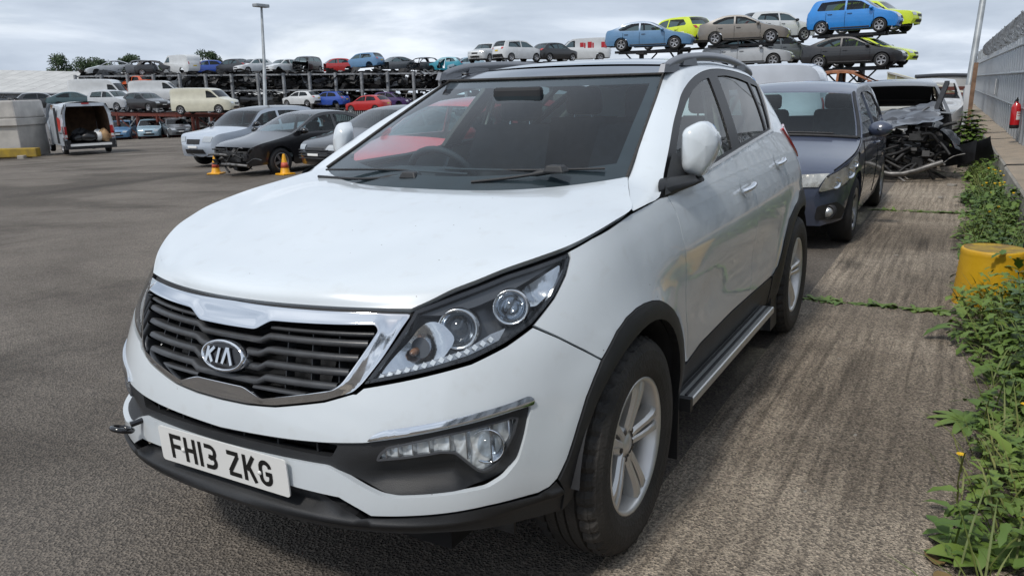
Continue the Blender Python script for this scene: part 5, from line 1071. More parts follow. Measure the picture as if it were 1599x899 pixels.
# ================================================================== vehicles standing in the yard
def place_ground(row, label, **kw):
    k, c, p, a, fl, cw = row; return gcar(k, c, (p[0], p[1], float(yz(p[1]))), a, label, nofront='f' in fl, tilt=(0, 0), **kw)
mat('ice_blue', (.40, .455, .53), .3, coat=.8, var=.04, vscale=2)
o = place_ground(YARD[0], 'ice blue SUV with black roof and grille, parked by the first cone', name='parked_car', glass='car_glass', seed=3)
for ch in o.children:
    if ch.name.split('.')[0] in ('body_side', 'bumper', 'bonnet', 'tailgate'): ch.material_slots[0].material = M['ice_blue']
    if ch.name.split('.')[0] == 'roof': ch.material_slots[0].material = M['gloss_black']
def seats(t, x0=-.25, y0=.36, z0=.0, n=2):
    for sy in (-y0, y0):
        s = bevel(MB().box((x0, sy, .55+z0), (.5, .48, .2)).build('seat', 'seat_cloth', t), .05)
        bevel(MB().box((x0-.32, sy, .88+z0), (.14, .46, .56), np.array(Matrix.Rotation(-.25, 3, 'Y'))).build('backrest', 'seat_cloth', s), .05)
        bevel(MB().box((x0-.44, sy, 1.24+z0), (.09, .26, .17)).build('headrest', 'seat_cloth', s), .04)
    MB().box((x0+1.0, 0, .82+z0), (.35, 1.35, .18)).build('dashboard', 'trim_dark', t)
seats(o, -.05, .38, .1)
seams(o, 'suv', (.90, -.26, -1.1), .4, 1.04); mirrors(o, 'suv', .78, 1.10, 'gloss_black'); handles(o, 'suv', (-.05, -1.0), .95, 'car_dark')
au = place_ground(YARD[1][:4]+('',)+YARD[1][5:], 'crashed black saloon with its front bumper torn away, behind the second cone', name='crashed_car', seed=8, glass='clear_glass')
for ch in list(au.children):
    nm = ch.name.split('.')[0]
    if nm in ('bumper', 'headlight', 'grille') or (nm == 'number_plate' and len(ch.data.vertices) and max(v.co.x for v in ch.data.vertices) > 0): bpy.data.objects.remove(ch, do_unlink=True)
# crumpled bonnet, one front wheel and the front end of the crashed car
rnd = random.Random(5)
def crumple(parent, name, x0, x1, y0, y1, zf, amp, m_, seed, n=14):
    rnd = random.Random(seed); m = MB(); ph = [rnd.uniform(0, 6) for _ in range(6)]
    m.grid([[(x+rnd.gauss(0, .02), y+rnd.gauss(0, .02), zf(x, y)+amp*(abs(math.sin(x*4.5+ph[0]+y*2.6))*1.1-abs(math.sin(y*3.7+ph[1]-x*3.1))*.9+rnd.gauss(0, .22))) for y in np.linspace(y0, y1, n)] for x in np.linspace(x0, x1, n)], True); return m.build(name, m_, parent)
MB().grid([[tuple(top_pt(dict(SPEC['saloon'], k='saloon', ec=ecurve(SPEC['saloon'])), s_, t, -.10)) for t in np.linspace(-.9, .9, 9)] for s_ in (0.2, 1, 2.2)], flip=True).build('front_panel', 'engine_dark', au)
junk(au, (2.12, 0, .42), (.3, 1.5, .42), 34, 77, 'broken_front_end')
for yy, zz in ((-.3, .62), (.2, .40)): MB().tube(curve([(2.22, yy-.5, zz-.12), (2.32, yy, zz-.1), (2.2, yy+.5, zz-.13)], 8), .035, 6).build('crash_beam', 'engine_metal', au)
seats(au); seams(au, 'saloon', (-.38, -1.2), .32, .92); mirrors(au, 'saloon', .72, .93, 'gloss_black')
bs = place_ground(YARD[2], 'black saloon with slatted grille, partly hidden behind the far door mirror', name='parked_car', seed=9)
mirrors(bs, 'saloon', .72, .93, 'gloss_black'); seams(bs, 'saloon', (.90, -.38, -1.2), .32, .92)
for zz in (.40, .46, .52, .58): MB().box((2.31-.03*abs(zz-.45), 0, zz), (.05, 1.0, .02)).build('grille_slat', 'grille_grey', bs)
rc = gcar('hatch', (.62, .035, .045), (-7.75, -4.75, float(yz(-4.75))), -.30, 'red hatchback seen through the windscreen of the white SUV', 'parked_car', None, 1.02, seed=6, glass='clear_glass'); seats(rc); mirrors(rc, 'hatch', .75, .98, paint((.50, .03, .035)))
# dark blue hatchback right behind the SUV
navy = mat('navy_paint', (.050, .062, .10), .3, coat=.9, var=.08, vscale=3)
nv = gcar('hatch', 'navy_paint', (-7.02, .02, 0), 0, 'dark blue hatchback with cloudy headlamps parked right behind the white SUV', 'parked_car', None, 1.0, seed=2, glass='clear_glass'); seats(nv, -.2, .37, .02)
for ch in list(nv.children):
    if ch.name.split('.')[0] in ('headlight', 'grille'): bpy.data.objects.remove(ch, do_unlink=True)
seams(nv, 'hatch', (.86, -.28), .30, .92, .005); mirrors(nv, 'hatch', .66, .95, 'navy_paint'); handles(nv, 'hatch', (-.12,), .84, 'navy_paint')
sp = dict(SPEC['hatch']); sp['k'] = 'hatch'; sp['ec'] = ecurve(sp)
mat('cloudy_lens', (.50, .49, .45), .2, metal=.6, coat=.8, var=.22, vscale=11, bump=.35, bscale=18)
def npatch(nm, quad, m_, off=.012, k=10):
    # quad: four (s,t) corners on the front strip, bilinear
    q = np.array(quad, float); m = MB(); m.grid([[top_pt(sp, *((1-a)*((1-b)*q[0]+b*q[1])+a*((1-b)*q[3]+b*q[2])), off) for b in np.linspace(0, 1, k)] for a in np.linspace(0, 1, k)], flip=True); return m.build(nm, m_, nv)
for sg in (1, -1):
    f = [(1.46, .50*sg), (1.50, .995*sg), (2.12, .998*sg), (1.94, .58*sg)]
    if sg < 0: f = [f[1], f[0], f[3], f[2]]
    npatch('headlight', f, 'cloudy_lens', .014)
    Sh = lambda q: np.stack([q[:, 0], gB(sp, q[:, 0], q[:, 1]), q[:, 1]], 1); link('headlight_side', surf_mesh('headlight_side', Sh, rounded([(1.955, .545), (1.915, .675), (1.70, .757), (1.33, .850), (1.30, .828), (1.45, .705), (1.70, .598)], .02, 2), [], .05, .010, .012, flip=True, mirror=sg < 0), 'cloudy_lens', nv); link('bumper_vent', surf_mesh('bumper_vent', Sh, rounded([(1.95, .30), (1.95, .42), (1.80, .45), (1.60, .36), (1.66, .28)], .02, 2), [], .05, .004, .01, flip=True, mirror=sg < 0), 'car_dark', nv)
    for hx, hz, hr in ((1.84, .615, .052), (1.64, .685, .05), (1.50, .755, .032)):
        hc = sidept('hatch', hx, hz, sg, .012); qn = np.array(Vector((0, 0, 1)).rotation_difference(Vector((.8, .6*sg, .1))).to_matrix()); MB().lathe([(hr, .004), (hr*.9, .008), (hr*.8, .0), (hr*.3, -.004), (.001, .002)], 20, axis='z').xf(qn, hc).build('lamp_bowl', 'chrome', nv)
    MB().tube([sidept('hatch', x, z, sg, .012) for x, z in ((1.955, .545), (1.70, .598), (1.45, .705), (1.30, .828), (1.33, .850), (1.70, .757), (1.915, .675))], .008, 5).build('lamp_seal', 'car_dark', nv)
    c_ = sidept('hatch', 1.84, .36, sg, -.02); MB().lathe([(.001, .05), (.045, .042), (.05, .02)], 18, c=c_, axis='x').build('fog_lamp', 'lamp_clear', nv); MB().lathe([(.05, .03), (.06, .045), (.075, -.02)], 18, c=c_, axis='x').build('fog_lamp_surround', 'car_dark', nv)
npatch('lower_grille', [(.35, -.5), (.35, .5), (1.42, .42), (1.42, -.42)], 'car_dark', .012)
for s in (.75, 1.1): MB().tube([top_pt(sp, s, t, .02) for t in np.linspace(-.44, .44, 9)], .012, 6).build('grille_bar', 'rail_grey', nv)
MB().tube([top_pt(sp, 4.02, t, .03) for t in np.linspace(-.55, .1, 7)], .012, 6).build('wiper', 'car_dark', nv); MB().tube([top_pt(sp, 4.02, t, .03) for t in np.linspace(.05, .7, 7)], .012, 6).build('wiper', 'car_dark', nv)
MB().tube([top_pt(sp, 4.0, t, .008) for t in np.linspace(-.95, .95, 15)], .02, 6).build('scuttle', 'car_dark', nv)
for sg in (1, -1): MB().tube([top_pt(sp, s, sg*.965, .003) for s in np.linspace(4, 5, 9)], .016, 6).build('screen_seal', 'car_dark', nv); MB().tube([top_pt(sp, s, sg*.99, .008) for s in np.linspace(2.35, 4, 12)], .005, 5).build('bonnet_gap', 'void_black', nv)
# white panel van beyond it
gcar('van', (.56, .60, .66), (-15.8, -3.45, -.12), -1.50, 'white panel van with only its roof showing behind the dark blue hatchback', 'panel_van', None, 1.02, cat='van', seed=4)
# wrecked dark car and open-bonnet grey car by the wall
wr = gcar('saloon', (.02, .02, .022), (-13.1, .52, 0), .10, 'mangled black wreck with crumpled bonnet and hanging bumper beside the wall', 'wrecked_car', None, 1.0, nofront=True, noglass=True, seed=21)
crumple(wr, 'crumpled_bonnet', .9, 2.2, -.75, .65, lambda x, y: 1.0-.17*(x-.9)+.1*math.sin(y*2), .05, paint((.030, .031, .038)), 11, 18)
crumple(wr, 'crumpled_wing', 1.15, 2.05, .55, .98, lambda x, y: .9-.9*(y-.55)-.15*(x-1.2), .08, paint((.014, .014, .016)), 12, 10)
crumple(wr, 'crumpled_wing', 1.2, 1.95, -.95, -.6, lambda x, y: .8+.8*(y+.6)-.1*(x-1.2), .07, paint((.014, .014, .016)), 14, 10)
junk(wr, (1.6, 0, .5), (.9, 1.3, .6), 34, 31, 'broken_front_end', ptube=.35); junk(wr, (1.95, .1, .42), (.4, 1.2, .6), 70, 32, 'broken_wiring', ptube=.9)
MB().tube(curve([(2.2, -.5, .25), (2.35, .1, .12), (2.25, .7, .3)], 8), .04, 8).build('bent_bar', 'engine_metal', wr); MB().lathe([(.001, .03), (.07, .03), (.085, 0)], 14, c=(2.15, -.35, .36), axis='x').build('headlight_bowl', 'lamp_reflector', wr)
m = MB(); m.grid([[(1.2+1.1*a, .95+.35*math.sin(a*1.6)+.04*math.cos(b*3), .12+.34*b+.22*a) for b in np.linspace(0, 1, 6)] for a in np.linspace(0, 1, 10)]); m.grid([[(1.2+1.1*a, .75+.35*math.sin(a*1.6), .12+.30*b+.22*a) for b in np.linspace(0, 1, 4)] for a in np.linspace(0, 1, 10)]); m.build('hanging_bumper', 'car_dark', wr)
MB().bar((1.2, .6, .95), (.5, .78, 1.42), .07, .05).build('bent_pillar', 'car_dark', wr); bevel(MB().box((.7, .1, .98), (.5, .7, .14)).build('airbag', 'trim_beige', wr), .06)
gm = gcar('hatch', (.27, .29, .31), (-17.4, .30, 0), .06, 'grey hatchback with its bonnet raised behind the black wreck', 'parked_car', None, 1.0, seed=22, glass='clear_glass', nobonnet=True)
m = MB(); bon = [[(1.02+.72*a-.12*t*t*a, t*.80, .97+.44*a-.09*t*t*(.3+a)) for t in np.linspace(-1, 1, 11)] for a in np.linspace(0, 1, 8)]; m.grid(bon); b_ = m.build('raised_bonnet', paint((.27, .29, .31)), gm)
m = MB(); m.grid([[(x+.012, y*.9, z-.022) for (x, y, z) in row] for row in bon]); m.build('bonnet_lining', 'void_black', b_); MB().bar((1.6, .6, .75), (1.5, .62, 1.2), .015).build('bonnet_prop', 'galv', gm)
junk(gm, (1.40, 0, .70), (.6, 1.1, .2), 18, 41, 'engine')
sv_ = gcar('hatch', (.42, .43, .44), (-22.4, .62, 0), .04, 'silver hatchback with an open door farther along the wall', 'parked_car', None, 1.0, seed=23, noglass=True, nodoor=True)
o = MB(); o.grid([[(.6+.1*math.sin(z*3), .87+a*.12, z) for z in np.linspace(.35, 1.3, 7)] for a in np.linspace(0, 1, 5)]); o.build('open_door', paint((.42, .43, .44)), sv_)
# ---- open white van at the left
vn = thing('open_van', 'white van with open back full of rubbish bags, at the far left', 'van', (-19.9, -33.0, float(yz(-33.0))), -1.96)
mat('ply', (.17, .10, .06), .8, var=.3, vscale=4); mat('cardboard', (.42, .27, .14), .85, var=.2, vscale=8); vw = paint((.55, .60, .66))
def vs_(t_, n=12): return t_
for sg in (1, -1):
    yv = lambda z: sg*ip(np.array(z), [.3, .8, 1.3, 2.0, 2.28], [1.0, 1.02, 1.01, .92, .80])
    zz = np.linspace(.42, 2.26, 12); m = MB(); m.grid([[(x, float(yv(z)), z) for z in zz] for x in (-.02, -.3, .6, 1.6, 2.6, 3.4)], flip=sg > 0); m.build('body_side', vw, vn)
    m = MB(); m.grid([[(x, float(yv(z))-sg*.07, z) for z in zz] for x in (.02, 3.0)], flip=sg < 0); m.build('side_lining', 'ply' if sg < 0 else 'trim_dark', vn)
    m = MB(); m.grid([[(-.03, float(yv(z))-sg*w_, z) for z in zz] for w_ in (0., .10)], flip=sg < 0); m.build('door_pillar', vw, vn)
    MB().box((-.06, sg*.96, 1.02), (.06, .13, .52)).build('tail_light', 'red_lens', vn); MB().box((-.065, sg*.96, .86), (.065, .12, .12)).build('reversing_light', 'plate_white', vn)
    MB().box((-.10, sg*.93, .48), (.22, .24, .40)).build('bumper_corner', 'car_dark', vn)
    for wx in (.95, 4.4):
        w_ = thing('wheel', None, None, (wx, sg*.90, .34)); w_.parent = vn; w_.rotation_euler = (0, 0, 0 if sg > 0 else math.pi); g = gmeshes('van'); om('tyre', g['tyre'], 'car_rubber', w_); om('rim', g['rim'], 'car_alloy', w_)
m = MB(); m.grid([[(x, y, 2.36-.10*(y/.8)**2-(.0 if x < 3.2 else .05)) for y in np.linspace(-.80, .80, 7)] for x in (-.03, 1, 2, 3.4)]); m.build('roof', vw, vn)
MB().box((-.02, 0, 2.22), (.08, 1.55, .14)).build('roof_header', vw, vn); MB().box((-.07, 0, 2.27), (.04, .3, .05)).build('brake_light', 'red_lens', vn)
MB().box((1.5, 0, .50), (3.1, 1.9, .1)).build('load_floor', 'car_dark', vn); MB().box((3.0, 0, 1.35), (.06, 1.85, 1.75)).build('bulkhead', 'ply', vn); MB().box((-.14, 0, .46), (.16, 1.7, .1)).build('rear_step', 'plate_white', vn); MB().box((-.1, 0, .34), (.1, 1.7, .14)).build('rear_bumper', 'car_dark', vn)
m = MB(); m.grid([[(3.4+x, y, z) for y in np.linspace(-1., 1., 7)] for x, z in ((0, 2.3), (.5, 2.1), (1.0, 1.45), (1.6, 1.2), (1.8, .9), (1.8, .35))]); m.build('cab', vw, vn)
for sg in (1, -1): m = MB(); m.add([(3.4, sg*1.0, .35), (5.2, sg*1.0, .35), (5.2, sg*1.0, .9), (5.0, sg*1., 1.2), (4.4, sg*.98, 1.45), (3.9, sg*.85, 2.1), (3.4, sg*.82, 2.3)], [(0, 1, 2, 3, 4, 5, 6)] if sg < 0 else [(6, 5, 4, 3, 2, 1, 0)]); m.build('cab_side', vw, vn)
mat('red_ink', (.5, .035, .02), .5)
for i, (x_, h_) in enumerate(((.62, .5), (.86, .62), (1.10, .62))): MB().box((x_, 1.02, 1.36), (.13, .02, h_)).build('lettering', 'red_ink', vn)
MB().box((1.55, 1.02, 1.3), (.5, .03, 1.6)).build('side_door_gap', 'car_dark', vn); MB().box((.8, 1.025, .98), (.6, .015, .05)).build('lettering_bar', 'trim_dark', vn)
mat('bin_bag', (.012, .012, .013), .3, bump=.6, bscale=14)
def lump(name, c, s, m_, label, cat, group, seed):
    rnd = random.Random(seed); m = MB(); ph = [rnd.uniform(0, 6) for _ in range(4)]; rows = []
    for i in range(9):
        ph_ = math.pi*i/8; rows.append([(s[0]*math.sin(ph_)*math.cos(t)*(1+.18*math.sin(3*t+ph[0])+.1*math.sin(5*t+ph_*4)), s[1]*math.sin(ph_)*math.sin(t)*(1+.18*math.sin(2*t+ph[1])), s[2]*(1-math.cos(ph_))*(1+.1*math.sin(4*t+ph[2]))) for t in np.linspace(0, 2*math.pi, 15)])
    m.grid(rows, True); o = m.build(name, m_); o.location = c; return tag(o, label, cat, group)
Rv = np.array(Matrix.Rotation(-1.96, 3, 'Z')); vo = np.array(vn.location)
for i, (x_, y_, sx, sz, mt_n, lb, ct) in enumerate(((.25, .45, .35, .2, 'bin_bag', 'black rubbish bag at the left edge of the open van floor', 'bag'), (.2, .0, .42, .24, 'bin_bag', 'large black rubbish bag in the middle of the open van', 'bag'), (.3, -.42, .3, .26, 'plate_white', 'white rag bundle lying among rubbish in the open van', 'rags'), (.2, -.66, .22, .28, 'cardboard', 'brown crumpled paper heap at the right of the open van', 'paper'), (.7, .2, .4, .3, 'trim_dark', 'dark rubbish heap deep inside the open van', 'rubbish'))):
    c = vo+Rv@np.array([x_, y_, .55]); lump('rubbish_bag' if ct == 'bag' else 'rubbish_heap', c, (sx, sx*.9, sz), mt_n, lb, ct, None, i)
for i, (x_, y_, s_) in enumerate(((.25, -.80, .34), (.9, -.3, .36))):
    o = bevel(MB().box((0, 0, s_/2), (s_, s_, s_)).build('cardboard_box', 'cardboard'), .01); o.location = vo+Rv@np.array([x_, y_, .551]); o.rotation_euler = (0, 0, i*.5-1.9); tag(o, ['brown cardboard box at the right edge of the open van', 'brown cardboard box behind the bags in the open van'][i], 'box')
# ---- traffic cones
mat('cone_yellow', (.75, .36, .01), .5, var=.1, vscale=8); mat('cone_sleeve', (.55, .10, .06), .5)
for i, (x_, y_) in enumerate(((-11.43, -14.67), (-11.32, -12.16))):
    c = thing('traffic_cone', ['orange-yellow traffic cone in front of the ice blue SUV', 'orange-yellow traffic cone in front of the crashed black car'][i], 'cone', (x_, y_, float(yz(y_))), .4+i, 'traffic cones'); c.scale = (.86,)*3
    m = MB(); m.box((0, 0, .025), (.40, .40, .05)); bevel(m.build('base', 'cone_yellow', c), .02); MB().lathe([(.15, .05), (.13, .07), (.035, .55), (.03, .565), (.001, .565)], 20, axis='z').build('body', 'cone_yellow', c); MB().lathe([(.106, .20), (.112, .20), (.082, .34), (.076, .34)], 20, axis='z').build('sleeve', 'cone_sleeve', c)
# ================================================================== walls, fence, buildings
mat('wall_concrete', (.25, .235, .21), .9, col2=(.34, .315, .275), vscale=3, bump=.4, bscale=25)
mat('wall_top', (.36, .29, .22), .9, col2=(.27, .23, .18), vscale=5, bump=.5, bscale=30)
mat('fence_steel', (.40, .425, .45), .5, metal=.35, var=.22, vscale=1.5, bump=.1, bscale=8)
mat('wire', (.30, .31, .32), .45, metal=.7)
def yw(x): return 2.45+.03*x
wl = thing('retaining_wall', 'low concrete wall with sandy flat top running along the right edge', 'wall', (-12, 2.1, 0))
XS = np.arange(4, -48, -1.75)
for i in range(len(XS)-1):
    a, b = XS[i]-.006, XS[i+1]+.006; h = .36+.012*math.sin(i*1.7); ya, yb = yw(a), yw(b); 
    V = [(a, ya, 0), (b, yb, 0), (b, yb+.03, h-.02), (a, ya+.03, h-.02), (b, yb+.05, h), (a, ya+.05, h), (b, yb+.55, h+.02), (a, ya+.55, h+.02)]
    m = MB().add([tuple(loc(wl, v)) for v in V], [(0, 1, 2, 3), (3, 2, 4, 5)]); m.build('wall_block', 'wall_concrete', wl)
    MB().add([tuple(loc(wl, v)) for v in ((a, ya+.05, h+.002), (b, yb+.05, h+.002), (b, yb+.60, h+.03), (a, ya+.60, h+.03))], [(0, 1, 2, 3)]).build('wall_capping', 'wall_top', wl)
# ribbed steel fence standing on the wall
fn = thing('steel_fence', 'grey ribbed steel fence above the low wall at the right edge', 'fence', (-12, 2.6, .38))
pw = .62; prof = [(0, 0), (.10, 0), (.15, -.13), (.37, -.13), (.42, 0), (.62, 0)]
m = MB(); m.grid([[(px, py, z) for px, py in prof] for z in (0, .9, 1.82)], False); me = m.mesh('panel'); me.materials.append(M['fence_steel'])
x_ = 4.0
while x_ > -48:
    o = bpy.data.objects.new('panel', me); COL.objects.link(o); o.parent = fn; o.location = loc(fn, (x_-.62, yw(x_)+.56, .38)); o.rotation_euler = (0, .0, .03); x_ -= pw+.006
p, q = (4, yw(4)+.47, 1.95), (-31, yw(-31)+.47, 1.95)
for zz, rr in ((1.55, .03), (2.05, .025), (.95, .02)): MB().tube([loc(fn, (4, yw(4)+.46, zz)), loc(fn, (-48, yw(-48)+.46, zz))], rr, 6).build('rail', 'galv', fn)
for x_ in np.arange(3.5, -47, -2.7): MB().bar(loc(fn, (x_, yw(x_)+.60, .38)), loc(fn, (x_, yw(x_)+.64, 2.75)), .08, .08).build('post', 'galv', fn); MB().bar(loc(fn, (x_, yw(x_)+.60, 2.05)), loc(fn, (x_-.02, yw(x_)+.42, 2.5)), .05, .04).build('arm', 'galv', fn)
rw = thing('razor_wire', 'coiled razor wire running along the top of the steel fence', 'wire', (-12, 2.6, 2.4))
for k, (rad, pit, zc_, ph) in enumerate(((.24, .20, 2.42, 0), (.22, .23, 2.40, 1.7))):
    n = int(34/pit*14); tt_ = np.arange(n)/14; X = 3.8-tt_*pit; an = tt_*2*math.pi+ph
    P = np.stack([X, yw(X)+.52+rad*np.cos(an), zc_+rad*np.sin(an)], 1)-np.array(rw.location); mm = MB(); mm.tube(P, .0045, 3, caps=False, smooth=False)
    bb = P[::3]; T = np.roll(P, -1, 0)[::3]-bb; rnd = np.random.RandomState(k); pr = rnd.randn(*bb.shape)*.018
    V = np.stack([bb-pr, bb+pr, bb+T*.5], 1).reshape(-1, 3); mm.add(V, [(3*i, 3*i+1, 3*i+2) for i in range(len(bb)-1)]); mm.build('wire_coil', 'wire', rw)
for zz in (2.2, 2.62): MB().tube([loc(rw, (4, yw(4)+.52, zz)), loc(rw, (-31, yw(-31)+.52, zz))], .006, 4).build('line_wire', 'wire', rw)
# fire extinguisher and notice on the fence
mat('ext_red', (.50, .012, .016), .28, coat=.6); fe = thing('fire_extinguisher', 'red fire extinguisher hanging on the steel fence', 'extinguisher', (-14.0, yw(-14.0)+.36, .62)); fe.scale = (.86,)*3
MB().lathe([(.001, 0), (.075, 0), (.085, .02), (.085, .07)], 20, axis='z').build('foot', 'car_dark', fe); MB().lathe([(.0855, .07), (.0855, .40), (.07, .46), (.03, .50), (.025, .53)], 20, axis='z').build('cylinder', 'ext_red', fe)
m = MB().box((0, 0, .545), (.05, .05, .04)); m.bar((.0, 0, .56), (.10, 0, .60), .02, .012); m.bar((0, 0, .555), (.09, 0, .55), .02, .012); m.build('valve', 'car_dark', fe)
MB().tube(curve([(0, -.02, .54), (-.10, -.03, .52), (-.12, -.03, .35), (-.10, -.03, .15)], 10), .012, 6).build('hose', 'car_dark', fe)
MB().lathe([(.0865, .17), (.0865, .33)], 12, axis='z', arc=(math.radians(10), math.radians(100))).build('label', 'plate_white', fe)
for zz in (.24, .28, .31): MB().lathe([(.0872, zz), (.0872, zz+.012)], 8, axis='z', arc=(math.radians(20), math.radians(88))).build('label_line', 'ext_red', fe)
sg_ = thing('notice_board', 'small white notice fixed to the steel fence left of the extinguisher', 'sign', (-22.0, yw(-22.0)+.40, 1.05)); bevel(MB().box((0, 0, .19), (.30, .012, .38)).build('board', 'plate_white', sg_), .004)
MB().box((0, .008, .19), (.05, .02, .42)).build('backing_post', 'galv', sg_)
# lamp posts
pr_ = thing('lamp_post', 'leaning galvanised lamp post rising beside the wall at the right', 'lamp post', (-25.84, 1.52, 0)); dv = np.array([-1.14, .16, 3.67]); dv /= np.linalg.norm(dv)
MB().tube([(0, 0, 0), dv*1.2], .13, 12).build('base', 'galv', pr_); MB().tube([dv*1.2, dv*5, dv*9], [.10, .085, .06], 12).build('shaft', 'galv', pr_); MB().bar(dv*9, dv*9+[1.0, -.5, .05], .14, .08).build('lantern', 'galv', pr_)
wp = tag(MB().bar((0, 0, 0), (-.40, .04, 1.9), .12, .10).build('timber_post', 'ply'), 'brown timber post leaning beside the leaning lamp post', 'post'); wp.location = (-25.4, 1.66, .0)
pl_ = thing('lamp_post', 'slender grey lamp post with small lantern above the racks at the left', 'lamp post', (-22.7, -24.7, float(yz(-24.7)))); top = np.array([-23.80, -25.46, 5.22])-np.array(pl_.location)
MB().tube([(0, 0, 0), (0.0, 0, 1.3)], .12, 12).build('base', 'galv', pl_); MB().tube([(0, 0, 1.3), top*.6+[0, 0, .1], top], [.09, .07, .05], 12).build('shaft', 'galv', pl_); bevel(MB().box(top+[.12, .1, .03], (.75, .28, .14)).build('lantern', 'galv', pl_), .03)
# warehouse with long pale roof
mat('roof_sheet', (.50, .50, .485), .7, col2=(.40, .40, .39), vscale=.6, stretch=(1, 1, .2)); mat('clad_grey', (.20, .215, .24), .6, var=.1, vscale=1)
wh = thing('warehouse', 'long low warehouse with pale sheet roof behind the racks at the left', 'building', (-70, -110, -1.8))
A_, B_ = np.array([-56.0, -136.0]), np.array([-84.0, -86.0]); wd = (B_-A_)/np.linalg.norm(B_-A_); wn = np.array([wd[1], -wd[0]]); wn = wn if wn@np.array([1, 1]) > 0 else -wn
def wpt(f, n_, z): q = A_+(B_-A_)*f+wn*n_; return tuple(loc(wh, (q[0], q[1], z)))
for i in range(26):
    f0, f1 = i/26, (i+1)/26; MB().add([wpt(f0, .6, 3.5-2.0*f0), wpt(f1-.0008, .6, 3.5-2.0*f1), wpt(f1-.0008, -16, 7.0-2.6*f1), wpt(f0, -16, 7.0-2.6*f0)], [(0, 1, 2, 3)]).build('roof_sheet', 'roof_sheet', wh)
MB().add([wpt(0, 0, -1.9), wpt(1, 0, -1.9), wpt(1, 0, 1.45), wpt(0, 0, 3.45)], [(0, 1, 2, 3)]).build('wall', 'clad_grey', wh); MB().add([wpt(1, 0, -1.9), wpt(1, -32, -1.9), wpt(1, -32, 1.5), wpt(1, -16, 4.35), wpt(1, 0, 1.45)], [(0, 1, 2, 3, 4)]).build('gable_wall', 'clad_grey', wh)
MB().tube([wpt(0, .65, 3.4), wpt(1, .65, 1.4)], .16, 6).build('gutter', 'clad_grey', wh); MB().add([wpt(0, -16, 7.0), wpt(1, -16, 4.4), wpt(1, -32, 1.5), wpt(0, -32, 2.9)], [(0, 1, 2, 3)]).build('rear_roof', 'roof_sheet', wh)
mat('cream_sheet', (.56, .53, .33), .7, var=.1, vscale=1); mat('dark_fascia', (.05, .055, .065), .6)
yb_ = thing('shed', 'pale yellow shed with sloping roof beyond the raised cars at the right', 'building', (-70, -2.5, 0))
for i in range(9):
    f0, f1 = i/9, (i+1)/9-.004; a = lambda f: (-66.3-3.1*f, -4.2+5.4*f); z = lambda f: 1.98-1.75*f
    m = MB(); p0, p1 = a(f0), a(f1); m.add([tuple(loc(yb_, v)) for v in ((p0[0], p0[1], 0), (p1[0], p1[1], 0), (p1[0], p1[1], z(f1)), (p0[0], p0[1], z(f0)), (p1[0]-6, p1[1], z(f1)+.05), (p0[0]-6, p0[1], z(f0)+.05))], [(0, 1, 2, 3), (3, 2, 4, 5)]); m.build('cladding_sheet', 'cream_sheet', yb_)
MB().bar(loc(yb_, (-66.2, -4.2, 2.02)), loc(yb_, (-69.3, 1.2, .27)), .2, .12).build('verge', 'roof_sheet', yb_)
gb = thing('shed', 'grey building with dark curved roof edge beyond the yellow shed', 'building', (-90, 0, 0))
P = curve([(-89.3, -3.6, 1.72), (-90.5, -1.5, 1.80), (-91.6, .6, 1.74), (-92.6, 2.4, 1.62)], 14)
MB().tube([loc(gb, q) for q in P], .2, 6).build('roof_edge', 'dark_fascia', gb); m = MB(); m.grid([[tuple(loc(gb, (q[0], q[1], z_*q[2]))) for q in P] for z_ in (0, 1)]); m.build('wall', 'roof_sheet', gb)
m = MB(); m.grid([[tuple(loc(gb, (q[0]-w_, q[1], q[2]+.05))) for q in P] for w_ in (0, 8)]); m.build('roof', 'dark_fascia', gb)
# red frame at the end of the aisle
rf = thing('storage_rack', 'rust-red steel frame at the end of the aisle by the wall', 'rack', (-28.3, 1.2, 0))
for yy in (-.9, .42): MB().bar((0, yy, 0), (-.2, yy, 1.25), .14, .14).build('post', 'rack_red', rf)
for zz in (.75, .95, 1.15): MB().bar((-.1, -1.1, zz), (-.1, .45, zz), .06, .12).build('beam', 'rack_red', rf)
tag(MB().box((0, 0, .35), (.9, .9, .7)).build('crate', 'cardboard'), 'tan crate under the rust-red frame at the aisle end', 'crate').location = (-29.3, .75, 0)
bx_ = tag(bevel(MB().box((0, 0, .1), (.9, .62, .2)).build('white_panel_box', 'plate_white'), .02), 'white box on top of a stack beyond the dark blue hatchback', 'box'); bx_.location = (-18.9, -.72, 1.23)
bt = thing('pallet_stack', 'dark stack of crates carrying the white box', 'crate', (-18.9, -.72, 0)); 
for i in range(6): MB().box((0, 0, .1+.205*i), (1.0, .7, .19)).build('pallet', 'car_dark', bt)
# palisade fence in front of the long rack
pf = thing('palisade_fence', 'grey palisade fence below the red hatchback and racks', 'fence', (-46, -44, -1.4)); fa_, fb_ = np.array([-43.6, -50.2]), np.array([-50.6, -37.2])
n = 96; m = MB(); m.prism([(-.035, 0), (.035, 0), (.035, 1.55), (0, 1.66), (-.035, 1.55)], -.01, .01); pme = m.mesh('pale'); pme.materials.append(M['galv']); ang = math.atan2(*(fb_-fa_)[::-1])
for i in range(n):
    q = fa_+(fb_-fa_)*i/(n-1); o = bpy.data.objects.new('pale', pme); COL.objects.link(o); o.parent = pf; o.location = loc(pf, (q[0], q[1], -1.35-.25*i/n)); o.rotation_euler = (math.pi/2, 0, ang)
for zz in (-1.0, -.05): MB().bar(loc(pf, (*fa_, zz)), loc(pf, (*fb_, zz-.25)), .05, .05).build('rail', 'galv', pf)
